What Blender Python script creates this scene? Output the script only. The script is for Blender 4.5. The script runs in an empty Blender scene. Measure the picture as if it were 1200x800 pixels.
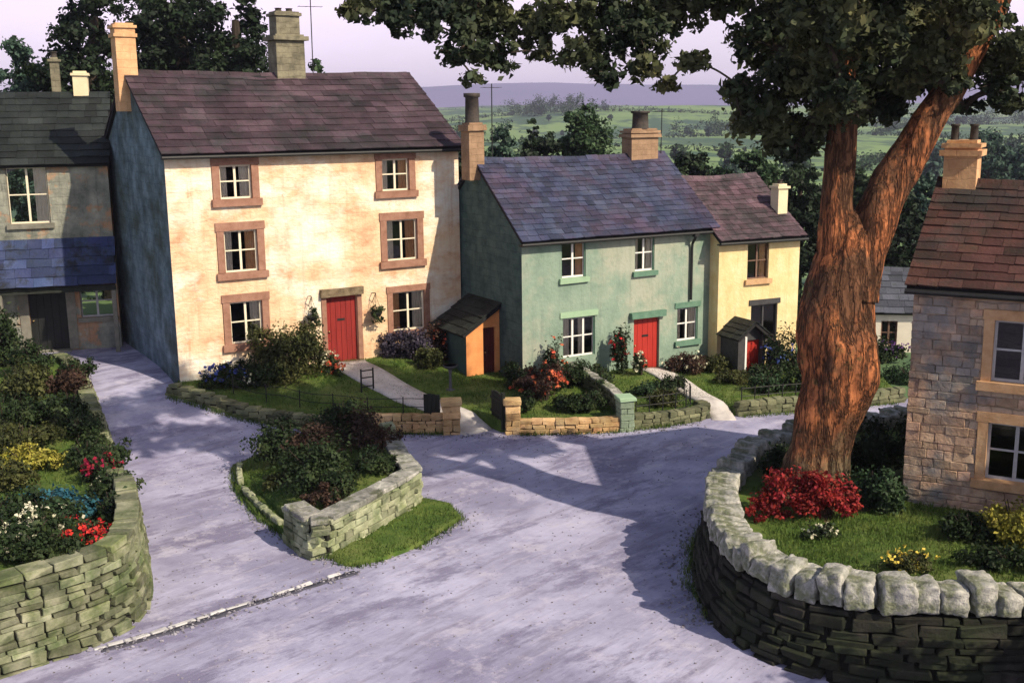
import bpy, math, random
import numpy as np
from mathutils import Vector, Matrix, geometry, noise as mnoise

R = math.radians
rng = np.random.default_rng(7)
random.seed(7)
sc = bpy.context.scene
COL = sc.collection

# ------------------------------------------------------------------ camera
F_PX, PITCH, ROLL, CAM_H = 1311.7, 11.568, 0.654, 9.0627
pi_, ro_ = R(PITCH), R(ROLL)
fw = Vector((0, math.cos(pi_), -math.sin(pi_)))
up0 = Vector((0, math.sin(pi_), math.cos(pi_)))
rt0 = Vector((1, 0, 0))
rt = rt0 * math.cos(ro_) - up0 * math.sin(ro_)
up = rt0 * math.sin(ro_) + up0 * math.cos(ro_)
cd = bpy.data.cameras.new('camera')
cam = bpy.data.objects.new('camera', cd)
COL.objects.link(cam)
cam.matrix_world = Matrix(((rt.x, up.x, -fw.x, 0), (rt.y, up.y, -fw.y, 0), (rt.z, up.z, -fw.z, CAM_H), (0, 0, 0, 1)))
cd.sensor_width = 36
cd.lens = 36 * F_PX / 1200
cd.clip_start = 0.1
cd.clip_end = 30000
sc.camera = cam


# ------------------------------------------------------------------ terrain heights
def ss(a, b, x):
    t = np.clip((np.asarray(x, float) - a) / (b - a), 0, 1)
    return t * t * (3 - 2 * t)


def G(x, y):
    x = np.asarray(x, float); y = np.asarray(y, float)
    s = (x + 5) * -.6 + (y - 30) * .8
    z = 1.15 * ss(0, 9, s) * ss(2, -6, x) * (1 - ss(48, 70, y)) - 9 * ss(42, 150, y)
    far = ss(120, 500, y)
    z = z + far * (7 * np.sin(x / 130 + 1.0) + 7 * np.sin(y / 150 + x / 300 + .5) + 4 * np.sin(y / 61 - x / 90)) * (1 - .6 * ss(600, 2500, y)) + 24 * ss(300, 2200, y)
    return z


CP = [(-10.6, 33.0, .95), (-10.17, 33.32, 1.12), (-6.5, 35.4, 1.08), (-4.8, 36.6, 1.05), (-1.76, 38.5, .95), (.33, 34.84, .6),
      (3.5, 36.6, .55), (6.95, 38.5, .4), (7.1, 38, .15), (10.2, 39.5, .1)]
EDGE_A = [(-9.96, 33.3), (-9.11, 32.54), (-7.57, 31.9), (-5.77, 31.6), (-4.01, 31.43), (-1.82, 31.47)]
EDGE_B = [(-0.13, 31.22), (1.95, 31.23), (3.47, 31.61), (5.04, 32.1), (6.05, 32.63)]
EDGE_C = [(6.58, 32.7), (7.82, 33.14), (9.47, 33.47), (10.61, 33.73), (13.5, 34.6)]
for e_, dz_ in ((EDGE_A, .3), (EDGE_B, .28), (EDGE_C, .22)):
    for x_, y_ in e_:
        CP.append((x_, y_, float(G(x_, y_)) + dz_))


def FL(x, y):
    """height of the front gardens"""
    x = np.asarray(x, float); y = np.asarray(y, float); num = 0; den = 0
    for a, b, c in CP:
        w = 1 / ((x - a) ** 2 + (y - b) ** 2 + .05) ** 1.5
        num = num + w * c; den = den + w
    return num / den


# ------------------------------------------------------------------ object helpers
def tag(o, label=None, cat=None, group=None, kind=None):
    if label: o['label'] = label
    if cat: o['category'] = cat
    if group: o['group'] = group
    if kind: o['kind'] = kind
    return o


def empty(name, loc=(0, 0, 0), rz=0, label=None, cat=None, group=None):
    o = bpy.data.objects.new(name, None)
    o.empty_display_size = .3
    COL.objects.link(o)
    o.location = loc
    o.rotation_euler = (0, 0, rz)
    return tag(o, label, cat, group)


def copy_tree(o, parent=None):
    c = o.copy(); COL.objects.link(c); c.parent = parent
    for ch in list(o.children):
        copy_tree(ch, c)
    return c


def link_mesh(name, verts, faces, mats, parent=None, midx=None, smooth=False):
    me = bpy.data.meshes.new(name)
    me.from_pydata([tuple(v) for v in verts], [], [tuple(f) for f in faces])
    for m in (mats if isinstance(mats, (list, tuple)) else [mats]):
        me.materials.append(m)
    if midx is not None:
        me.polygons.foreach_set('material_index', midx)
    if smooth:
        me.polygons.foreach_set('use_smooth', [True] * len(me.polygons))
    me.update()
    o = bpy.data.objects.new(name, me)
    COL.objects.link(o)
    if parent is not None: o.parent = parent
    return o


def _stone_template():
    # box with every edge chamfered: 24 verts, 26 faces, in unit half sizes; built per size below
    vs, idx = [], {}
    for ax in range(3):
        for sg in (-1, 1):
            o = [a for a in range(3) if a != ax]
            for s1 in (-1, 1):
                for s2 in (-1, 1):
                    sgn = [0, 0, 0]; sgn[ax] = sg; sgn[o[0]] = s1; sgn[o[1]] = s2
                    idx[(ax, tuple(sgn))] = len(vs)
                    vs.append((ax, tuple(sgn)))
    faces = []
    for ax in range(3):
        o = [a for a in range(3) if a != ax]
        for sg in (-1, 1):
            loop = []
            for s1, s2 in ((-1, -1), (1, -1), (1, 1), (-1, 1)):
                t = [0, 0, 0]; t[ax] = sg; t[o[0]] = s1; t[o[1]] = s2
                loop.append(idx[(ax, tuple(t))])
            flip = (sg < 0) ^ (ax == 1)
            faces.append(loop[::-1] if flip else loop)
    for a in range(3):            # edges along axis a
        b, c = [k for k in range(3) if k != a]
        for sb in (-1, 1):
            for s_c in (-1, 1):
                def vid(ax, sa):
                    t = [0, 0, 0]; t[a] = sa; t[b] = sb; t[c] = s_c
                    return idx[(ax, tuple(t))]
                faces.append([vid(b, -1), vid(b, 1), vid(c, 1), vid(c, -1)])
    for sx in (-1, 1):
        for sy in (-1, 1):
            for sz in (-1, 1):
                faces.append([idx[(k, (sx, sy, sz))] for k in range(3)])
    return vs, faces


ST_V, ST_F = _stone_template()
_p = np.array([[(1 if k == a else .7) * sg[k] for k in range(3)] for a, sg in ST_V])
for _i, _f in enumerate(ST_F):                      # all faces wound outwards
    _q = _p[_f]
    if np.dot(np.cross(_q[1] - _q[0], _q[2] - _q[0]), _q.mean(0)) < 0: ST_F[_i] = list(_f)[::-1]
ST_AX = np.array([a for a, s in ST_V]); ST_S = np.array([s for a, s in ST_V], float)


class MB:
    def __init__(self):
        self.v = []; self.f = []; self.m = []

    def add(self, verts, faces, mi=0):
        n = len(self.v)
        self.v.extend([tuple(map(float, q)) for q in verts])
        for f in faces:
            self.f.append([n + i for i in f]); self.m.append(mi)

    def box(self, x0, x1, y0, y1, z0, z1, mi=0, jit=0):
        vs = [(x, y, z) for x in (x0, x1) for y in (y0, y1) for z in (z0, z1)]
        if jit: vs = [tuple(c + random.uniform(-jit, jit) for c in q) for q in vs]
        self.add(vs, [(0, 1, 3, 2), (4, 6, 7, 5), (0, 4, 5, 1), (2, 3, 7, 6), (0, 2, 6, 4), (1, 5, 7, 3)], mi)

    def hexa(self, vs, mi=0):
        self.add(vs, [(0, 1, 3, 2), (4, 6, 7, 5), (0, 4, 5, 1), (2, 3, 7, 6), (0, 2, 6, 4), (1, 5, 7, 3)], mi)

    def stone(self, c, half, M3=None, bev=.25, jit=.06, mi=0):
        """irregular stone: chamfered box, half sizes, 3x3 orientation"""
        h = np.array(half, float)
        b = min(h) * bev
        hh = np.repeat((h - b)[None, :], 24, 0)
        hh[np.arange(24), ST_AX] = h[ST_AX]
        v = ST_S * hh
        # skew corners so that no two stones are alike
        cor = rng.normal(0, jit, (2, 2, 2, 3)) * min(h) * 1.6
        ix = ((ST_S + 1) / 2).astype(int)
        v = v + cor[ix[:, 0], ix[:, 1], ix[:, 2]]
        if M3 is not None: v = v @ np.array(M3, float).T
        self.add(v + np.array(c, float), ST_F, mi)

    def tube(self, pts, rad, seg=8, mi=0, caps=True, bump=0.0, bscale=3.0):
        pts = [Vector(q) for q in pts]; n0 = len(self.v)
        prev = None
        for i, q in enumerate(pts):
            t = (pts[min(i + 1, len(pts) - 1)] - pts[max(i - 1, 0)]).normalized()
            if prev is None:
                a = t.orthogonal().normalized()
            else:
                a = (prev - t * prev.dot(t)).normalized()
            prev = a; b = t.cross(a)
            r = rad[i] if isinstance(rad, (list, tuple, np.ndarray)) else rad
            for k in range(seg):
                an = 2 * math.pi * k / seg
                d = a * math.cos(an) + b * math.sin(an)
                rr = r
                if bump:
                    pp = q + d * r
                    rr = r * (1 + bump * mnoise.noise(Vector((pp.x, pp.y, pp.z * .35)) * bscale) + bump * .45 * mnoise.noise(Vector((pp.x, pp.y, pp.z * .3)) * bscale * 3.1) + bump * .30 * (.3 - abs(mnoise.noise(Vector((pp.x, pp.y, pp.z * .2)) * bscale * 4.6))))
                self.v.append(tuple(q + d * rr))
        for i in range(len(pts) - 1):
            for k in range(seg):
                k2 = (k + 1) % seg
                self.f.append([n0 + i * seg + k, n0 + i * seg + k2, n0 + (i + 1) * seg + k2, n0 + (i + 1) * seg + k]); self.m.append(mi)
        if caps:
            self.f.append([n0 + k for k in range(seg)][::-1]); self.m.append(mi)
            self.f.append([n0 + (len(pts) - 1) * seg + k for k in range(seg)]); self.m.append(mi)

    def build(self, name, mats, parent=None, smooth=False):
        return link_mesh(name, self.v, self.f, mats, parent, self.m, smooth)


def catmull(P, n=8, closed=False):
    P = [np.array(q, float) for q in P]; out = []
    N = len(P)
    for i in range(N if closed else N - 1):
        g = lambda k: P[k % N] if closed else P[min(max(k, 0), N - 1)]
        p0, p1, p2, p3 = g(i - 1), g(i), g(i + 1), g(i + 2)
        for j in range(n):
            t = j / n
            out.append(.5 * ((2 * p1) + (-p0 + p2) * t + (2 * p0 - 5 * p1 + 4 * p2 - p3) * t * t + (-p0 + 3 * p1 - 3 * p2 + p3) * t ** 3))
    if not closed: out.append(P[-1])
    return out


class Path:
    def __init__(self, pts):
        self.p = np.array(pts, float)[:, :2]
        d = np.linalg.norm(np.diff(self.p, axis=0), axis=1)
        self.s = np.concatenate([[0], np.cumsum(d)]); self.L = self.s[-1]

    def at(self, s):
        x = np.interp(s, self.s, self.p[:, 0]); y = np.interp(s, self.s, self.p[:, 1]); return np.array([x, y])

    def tan(self, s):
        a = self.at(max(0, s - .15)); b = self.at(min(self.L, s + .15)); d = b - a
        return d / (np.linalg.norm(d) + 1e-9)


# ------------------------------------------------------------------ materials
def lin(c):
    """sRGB 0-255 to linear"""
    return tuple(((v / 255 / 12.92) if v / 255 <= .04045 else (((v / 255) + .055) / 1.055) ** 2.4) for v in c)


def nn(nt, t, **kw):
    n = nt.nodes.new(t)
    for k, v in kw.items(): setattr(n, k, v)
    return n


def mat(name, cols, scale=3.0, rough=.85, bump=.3, bscale=25.0, island=0.0, stretch=(1, 1, 1), detail=6.0, spec=.3, trans=0.0,
        coords='Object', metallic=0, bdist=.02, cols2=None, scale2=.6, f2=(.45, .62), brick=None, streak=None):
    m = bpy.data.materials.new(name); m.use_nodes = True
    nt = m.node_tree; nt.nodes.clear(); L = nt.links.new
    out = nn(nt, 'ShaderNodeOutputMaterial'); bs = nn(nt, 'ShaderNodeBsdfPrincipled')
    bs.inputs['Roughness'].default_value = rough
    bs.inputs['Specular IOR Level'].default_value = spec
    bs.inputs['Metallic'].default_value = metallic
    tc = nn(nt, 'ShaderNodeTexCoord'); mp = nn(nt, 'ShaderNodeMapping')
    mp.inputs['Scale'].default_value = stretch
    L(tc.outputs[coords], mp.inputs['Vector'])
    n1 = nn(nt, 'ShaderNodeTexNoise'); n1.inputs['Scale'].default_value = scale; n1.inputs['Detail'].default_value = detail
    n1.inputs['Roughness'].default_value = .65
    L(mp.outputs[0], n1.inputs['Vector'])
    def ramp(cl, src, lo=.3, hi=.7):
        r = nn(nt, 'ShaderNodeValToRGB'); e = r.color_ramp.elements
        while len(e) < len(cl): e.new(.5)
        for i, c in enumerate(cl):
            e[i].position = lo + (hi - lo) * i / max(1, len(cl) - 1); e[i].color = (*c[:3], 1)
        L(src, r.inputs[0]); return r.outputs[0]
    col = ramp(cols, n1.outputs[0])
    if cols2:
        n2 = nn(nt, 'ShaderNodeTexNoise'); n2.inputs['Scale'].default_value = scale2; n2.inputs['Detail'].default_value = 5
        n2.inputs['Roughness'].default_value = .7
        mp2 = nn(nt, 'ShaderNodeMapping'); mp2.inputs['Location'].default_value = (3.1, 7.7, 1.3); mp2.inputs['Scale'].default_value = stretch
        L(tc.outputs[coords], mp2.inputs['Vector']); L(mp2.outputs[0], n2.inputs['Vector'])
        rr = nn(nt, 'ShaderNodeMapRange'); rr.inputs[1].default_value, rr.inputs[2].default_value = f2
        L(n2.outputs[0], rr.inputs[0])
        mx = nn(nt, 'ShaderNodeMixRGB'); L(rr.outputs[0], mx.inputs[0]); L(col, mx.inputs[1])
        L(ramp(cols2, n1.outputs[0]), mx.inputs[2]); col = mx.outputs[0]
    if streak:
        ms_ = nn(nt, 'ShaderNodeMapping'); ms_.inputs['Scale'].default_value = (4.5, 4.5, .32); L(tc.outputs[coords], ms_.inputs[0])
        ns_ = nn(nt, 'ShaderNodeTexNoise'); ns_.inputs['Scale'].default_value = 1.0; ns_.inputs['Detail'].default_value = 8; ns_.inputs['Roughness'].default_value = .7; L(ms_.outputs[0], ns_.inputs['Vector'])
        rs_ = nn(nt, 'ShaderNodeMapRange'); rs_.inputs[1].default_value = .52; rs_.inputs[2].default_value = .74; rs_.inputs[3].default_value = 0; rs_.inputs[4].default_value = streak[1]; L(ns_.outputs[0], rs_.inputs[0])
        mx_ = nn(nt, 'ShaderNodeMixRGB'); L(rs_.outputs[0], mx_.inputs[0]); L(col, mx_.inputs[1]); mx_.inputs[2].default_value = (*streak[0], 1); col = mx_.outputs[0]
        # flaked spots down to the stone
        nf_ = nn(nt, 'ShaderNodeTexNoise'); nf_.inputs['Scale'].default_value = 2.3; nf_.inputs['Detail'].default_value = 10; nf_.inputs['Roughness'].default_value = .75; L(tc.outputs[coords], nf_.inputs['Vector'])
        rf_ = nn(nt, 'ShaderNodeMapRange'); rf_.inputs[1].default_value = .63; rf_.inputs[2].default_value = .66; rf_.inputs[4].default_value = streak[2]; L(nf_.outputs[0], rf_.inputs[0])
        mf_ = nn(nt, 'ShaderNodeMixRGB'); L(rf_.outputs[0], mf_.inputs[0]); L(col, mf_.inputs[1]); mf_.inputs[2].default_value = (*[v * .8 for v in streak[0]], 1); col = mf_.outputs[0]
    if island:
        ge = nn(nt, 'ShaderNodeNewGeometry'); hs = nn(nt, 'ShaderNodeHueSaturation')
        mr = nn(nt, 'ShaderNodeMapRange'); mr.inputs[3].default_value = 1 - island; mr.inputs[4].default_value = 1 + island
        L(ge.outputs['Random Per Island'], mr.inputs[0]); L(mr.outputs[0], hs.inputs['Value'])
        wn = nn(nt, 'ShaderNodeTexWhiteNoise', noise_dimensions='1D'); L(ge.outputs['Random Per Island'], wn.inputs['W'])
        mr2 = nn(nt, 'ShaderNodeMapRange'); mr2.inputs[3].default_value = .5 - .03 * island; mr2.inputs[4].default_value = .5 + .02 * island
        L(wn.outputs[0], mr2.inputs[0]); L(mr2.outputs[0], hs.inputs['Hue'])
        L(col, hs.inputs['Color']); col = hs.outputs[0]
    bh = None
    if bump:
        nb = nn(nt, 'ShaderNodeTexNoise'); nb.inputs['Scale'].default_value = bscale; nb.inputs['Detail'].default_value = 8
        nb.inputs['Roughness'].default_value = .6
        L(mp.outputs[0], nb.inputs['Vector']); bh = nb.outputs[0]
    if brick:
        # brick: (axis 'x' or 'y', course height, stone length, depth, colour strength)
        axn, ch, cl, dep, cs = brick
        sp = nn(nt, 'ShaderNodeSeparateXYZ'); L(tc.outputs[coords], sp.inputs[0])
        cb = nn(nt, 'ShaderNodeCombineXYZ'); L(sp.outputs[0 if axn == 'x' else 1], cb.inputs[0]); L(sp.outputs[2], cb.inputs[1])
        nz = nn(nt, 'ShaderNodeTexNoise'); nz.inputs['Scale'].default_value = 1.6; nz.inputs['Detail'].default_value = 3; L(tc.outputs[coords], nz.inputs['Vector'])
        vm = nn(nt, 'ShaderNodeVectorMath', operation='MULTIPLY_ADD'); vm.inputs[1].default_value = (.25, .2, 0)
        L(nz.outputs['Color'], vm.inputs[0]); L(cb.outputs[0], vm.inputs[2])
        bt = nn(nt, 'ShaderNodeTexBrick'); bt.inputs['Scale'].default_value = 1; bt.inputs['Brick Width'].default_value = cl
        bt.inputs['Row Height'].default_value = ch; bt.inputs['Mortar Size'].default_value = .012; bt.inputs['Mortar Smooth'].default_value = .8
        bt.inputs['Color1'].default_value = (.75, .75, .75, 1); bt.inputs['Color2'].default_value = (1.15, 1.15, 1.15, 1); bt.inputs['Mortar'].default_value = (.55, .5, .5, 1)
        L(vm.outputs[0], bt.inputs['Vector'])
        mm = nn(nt, 'ShaderNodeMixRGB', blend_type='MULTIPLY'); mm.inputs[0].default_value = cs
        L(col, mm.inputs[1]); L(bt.outputs['Color'], mm.inputs[2]); col = mm.outputs[0]
        ma = nn(nt, 'ShaderNodeMath', operation='MULTIPLY_ADD'); ma.inputs[1].default_value = -dep
        L(bt.outputs['Fac'], ma.inputs[0]); L(bh, ma.inputs[2]); bh = ma.outputs[0]
    if bh:
        bp = nn(nt, 'ShaderNodeBump'); bp.inputs['Strength'].default_value = bump; bp.inputs['Distance'].default_value = bdist
        L(bh, bp.inputs['Height']); L(bp.outputs[0], bs.inputs['Normal'])
    L(col, bs.inputs['Base Color'])
    if trans:
        tr = nn(nt, 'ShaderNodeBsdfTranslucent'); L(col, tr.inputs[0]); ms = nn(nt, 'ShaderNodeMixShader'); ms.inputs[0].default_value = trans
        L(bs.outputs[0], ms.inputs[1]); L(tr.outputs[0], ms.inputs[2]); L(ms.outputs[0], out.inputs[0])
    else:
        L(bs.outputs[0], out.inputs[0])
    return m


def glass_mat():
    m = bpy.data.materials.new('window_glass'); m.use_nodes = True
    nt = m.node_tree; nt.nodes.clear(); L = nt.links.new
    out = nn(nt, 'ShaderNodeOutputMaterial'); t = nn(nt, 'ShaderNodeBsdfTransparent'); t.inputs[0].default_value = (.9, .92, .92, 1)
    g = nn(nt, 'ShaderNodeBsdfGlossy'); g.inputs['Roughness'].default_value = .03
    fr = nn(nt, 'ShaderNodeFresnel'); fr.inputs[0].default_value = 1.5
    tc = nn(nt, 'ShaderNodeTexCoord'); nb = nn(nt, 'ShaderNodeTexNoise'); nb.inputs['Scale'].default_value = 2.5; L(tc.outputs['Object'], nb.inputs['Vector'])
    bp = nn(nt, 'ShaderNodeBump'); bp.inputs['Strength'].default_value = .15; bp.inputs['Distance'].default_value = .02; L(nb.outputs[0], bp.inputs['Height']); L(bp.outputs[0], g.inputs['Normal'])
    ms = nn(nt, 'ShaderNodeMixShader'); L(fr.outputs[0], ms.inputs[0]); L(t.outputs[0], ms.inputs[1]); L(g.outputs[0], ms.inputs[2]); L(ms.outputs[0], out.inputs[0])
    return m


GLASS = glass_mat()
A_ = lambda r, g, b: (r, g, b)
M = {}
# house walls
M['cream'] = mat('cream_lime_wash', [A_(.54, .28, .16), A_(.75, .54, .34), A_(.80, .67, .47)], 1.15, .9, .8, 7, stretch=(.9, .9, 1.35), cols2=[A_(.82, .76, .60), A_(.86, .83, .74)], scale2=.30, f2=(.49, .62), brick=('x', .3, .75, .12, .05), bdist=.05, streak=(A_(.50, .24, .12), .5, .7))
M['cream_gable'] = mat('shaded_gable_render', [A_(.055, .085, .105), A_(.13, .19, .235), A_(.22, .30, .36)], 1.5, .9, .7, 7, cols2=[A_(.05, .07, .065), A_(.10, .13, .12)], scale2=.5, brick=('y', .27, .6, .5, .25), bdist=.04)  # blue shade of the gable end put into its colour
M['green'] = mat('sage_green_render', [A_(.165, .245, .19), A_(.225, .31, .245), A_(.28, .36, .285)], 1.1, .9, .6, 8, cols2=[A_(.32, .35, .27), A_(.38, .40, .33)], scale2=.28, f2=(.47, .58), bdist=.04, streak=(A_(.10, .15, .13), .45, .5))
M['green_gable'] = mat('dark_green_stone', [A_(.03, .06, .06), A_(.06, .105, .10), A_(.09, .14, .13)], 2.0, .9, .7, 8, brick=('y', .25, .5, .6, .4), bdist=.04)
M['yellow'] = mat('yellow_lime_wash', [A_(.62, .47, .22), A_(.72, .58, .30), A_(.76, .66, .42)], 1.6, .9, .5, 10, cols2=[A_(.72, .47, .22), A_(.80, .70, .42)], scale2=.5, bdist=.04, streak=(A_(.45, .27, .11), .45, .5))
M['right_stone'] = mat('buff_and_grey_rubble_stone', [A_(.27, .17, .115), A_(.46, .31, .21), A_(.60, .44, .30)], 3.0, .92, .9, 14, island=.3, cols2=[A_(.16, .155, .15), A_(.30, .28, .26)], scale2=.42, f2=(.52, .62), bdist=.035)
M['right_wall'] = mat('grey_and_buff_rubble', [A_(.34, .26, .19), A_(.46, .35, .26), A_(.56, .43, .32)], 1.7, .92, .9, 7, cols2=[A_(.20, .19, .185), A_(.36, .32, .29)], scale2=.5, f2=(.5, .6), brick=('x', .17, .37, .5, .3), bdist=.07)
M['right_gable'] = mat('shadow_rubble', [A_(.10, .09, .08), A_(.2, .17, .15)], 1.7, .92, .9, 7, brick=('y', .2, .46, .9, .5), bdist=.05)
M['left_wall'] = mat('shaded_limewash', [A_(.10, .11, .095), A_(.24, .25, .21), A_(.40, .40, .33)], 1.2, .92, .8, 6, cols2=[A_(.46, .23, .12), A_(.36, .26, .17)], scale2=.5, f2=(.51, .57), brick=('x', .25, .5, .2, .08), bdist=.05, streak=(A_(.05, .055, .05), .6, .6))  # dark grey stands for shade on this front, orange patches for sunlight
M['shed_wall'] = mat('sunlit_shed_render', [A_(.62, .23, .08), A_(.78, .35, .13)], 2, .9, .4, 12)  # orange sunlight put into the front wall colour
M['shed_side'] = mat('shaded_shed_side', [A_(.03, .06, .055), A_(.06, .10, .09)], 2, .9, .4, 12)  # green-black stands for shade on the left side of the shed
M['cottage_wall'] = mat('white_cottage_wall', [A_(.66, .6, .5), A_(.78, .72, .6)], 2, .9, .3, 12)
# slates
def slate(name, cols, **k):
    q = k.pop('q', .62)
    dim = lambda cl: [tuple(v * q for v in c) for c in cl]
    if 'cols2' in k: k['cols2'] = dim(k['cols2'])
    return mat(name, dim(cols), k.pop('scale', .9), k.pop('rough', .7), .7, 14, island=.36, spec=.25, bdist=.04, streak=(A_(.028, .034, .018), .5, .55), **k)
M['slate_plum'] = slate('plum_slate', [A_(.05, .032, .042), A_(.095, .06, .078), A_(.15, .10, .125)], cols2=[A_(.035, .032, .035), A_(.07, .062, .07)])
M['slate_blue'] = slate('blue_slate', [A_(.035, .045, .10), A_(.065, .078, .15), A_(.11, .118, .185)], cols2=[A_(.075, .055, .105), A_(.12, .095, .15)])
M['slate_rose'] = slate('rose_slate', [A_(.11, .065, .08), A_(.18, .11, .135), A_(.24, .16, .19)], cols2=[A_(.05, .045, .05), A_(.085, .07, .075)], scale2=.9)
M['slate_red'] = slate('red_brown_slate', [A_(.055, .03, .026), A_(.11, .05, .042), A_(.17, .075, .062)], cols2=[A_(.04, .036, .036), A_(.075, .06, .055)])
M['slate_black'] = slate('black_slate', [A_(.014, .02, .02), A_(.026, .034, .034), A_(.045, .055, .055)])
M['slate_royal'] = slate('royal_blue_slate', [A_(.035, .055, .15), A_(.06, .085, .22), A_(.10, .13, .27)], cols2=[A_(.02, .025, .04), A_(.045, .055, .08)], f2=(.52, .62))
M['slate_grey'] = slate('grey_blue_slate', [A_(.08, .09, .12), A_(.14, .15, .19)])
M['under'] = mat('roof_boarding', [A_(.012, .012, .014), A_(.02, .02, .022)], 3, .9, 0)
# stone, timber, metal
M['surround'] = mat('brown_sandstone_trim', [A_(.23, .115, .075), A_(.31, .165, .115), A_(.37, .21, .15)], 4, .88, .5, 22)
M['surround_buff'] = mat('buff_sandstone_trim', [A_(.40, .23, .11), A_(.53, .32, .17), A_(.6, .4, .23)], 4, .88, .5, 22)
M['surround_grey'] = mat('grey_stone_trim', [A_(.14, .135, .11), A_(.24, .23, .19)], 4, .88, .5, 22)
M['trim_green'] = mat('green_painted_stone', [A_(.08, .17, .12), A_(.14, .25, .18)], 4, .8, .3, 22)
M['trim_pale'] = mat('pale_green_stone', [A_(.26, .40, .26), A_(.34, .48, .32)], 4, .8, .3, 22)
M['lintel_dark'] = mat('weathered_lintel', [A_(.07, .05, .035), A_(.17, .13, .08), A_(.28, .23, .15)], 5, .9, .6, 18)
M['white'] = mat('white_paint', [A_(.74, .73, .68), A_(.82, .81, .77)], 9, .5, .1, 40)
M['sash_cream'] = mat('cream_paint', [A_(.72, .66, .50), A_(.8, .74, .58)], 9, .5, .1, 40)
M['sash_brown'] = mat('brown_paint', [A_(.12, .07, .05), A_(.2, .12, .085)], 9, .6, .1, 40)
M['sash_grey'] = mat('grey_paint', [A_(.36, .36, .37), A_(.46, .46, .47)], 9, .55, .1, 40)
M['shutter'] = mat('dark_grey_paint', [A_(.035, .035, .038), A_(.07, .068, .07)], 7, .6, .2, 30)
M['red_door'] = mat('red_door_paint', [A_(.33, .022, .016), A_(.43, .035, .024)], 2.5, .5, .2, 30, stretch=(3, 3, .5))
M['red_door_dark'] = mat('deep_red_door_paint', [A_(.19, .018, .016), A_(.29, .03, .024)], 2.5, .5, .2, 30, stretch=(3, 3, .5))
M['maroon'] = mat('maroon_door_paint', [A_(.06, .012, .012), A_(.11, .02, .02)], 2.5, .6, .2, 30)
M['black_door'] = mat('black_door_paint', [A_(.008, .01, .01), A_(.016, .018, .018)], 2.5, .6, .2, 30)
M['brass'] = mat('brass', [A_(.6, .45, .2), A_(.7, .52, .25)], 9, .35, 0, metallic=1)
M['iron'] = mat('black_iron', [A_(.01, .012, .012), A_(.022, .022, .024)], 9, .55, .2, 40)
M['curtain_w'] = mat('pale_curtain', [A_(.76, .66, .54), A_(.85, .78, .68)], 5, .9, 0, trans=.15)
M['curtain_o'] = mat('orange_curtain', [A_(.68, .32, .14), A_(.78, .48, .26)], 5, .9, 0, trans=.15)
M['ch_ochre'] = mat('ochre_chimney_stone', [A_(.52, .28, .14), A_(.72, .46, .25)], 3, .9, .6, 12, brick=('x', .22, .4, .5, .25))
M['ch_grey'] = mat('olive_grey_chimney_stone', [A_(.09, .085, .06), A_(.18, .165, .115), A_(.27, .25, .17)], 3, .9, .7, 10, brick=('x', .2, .4, .7, .4))
M['ch_tan'] = mat('tan_chimney_stone', [A_(.22, .14, .085), A_(.38, .25, .155)], 3, .9, .6, 12, brick=('x', .2, .4, .6, .3))
M['ch_cream'] = mat('cream_chimney_render', [A_(.66, .56, .36), A_(.76, .66, .45)], 3, .9, .4, 12)
M['pot'] = mat('sooty_clay_pot', [A_(.03, .028, .028), A_(.08, .065, .055)], 5, .85, .4, 20)
M['lead'] = mat('lead_flashing', [A_(.05, .052, .06), A_(.1, .1, .11)], 5, .6, .2, 20)
# ground
M['road'] = mat('lavender_grey_tarmac', [A_(.185, .175, .245), A_(.275, .265, .365), A_(.35, .335, .45)], .55, .88, .55, 5, stretch=(.55, .3, 1), cols2=[A_(.11, .10, .17), A_(.2, .19, .28)], scale2=.33, f2=(.56, .72), bdist=.035, spec=.25)


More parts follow.
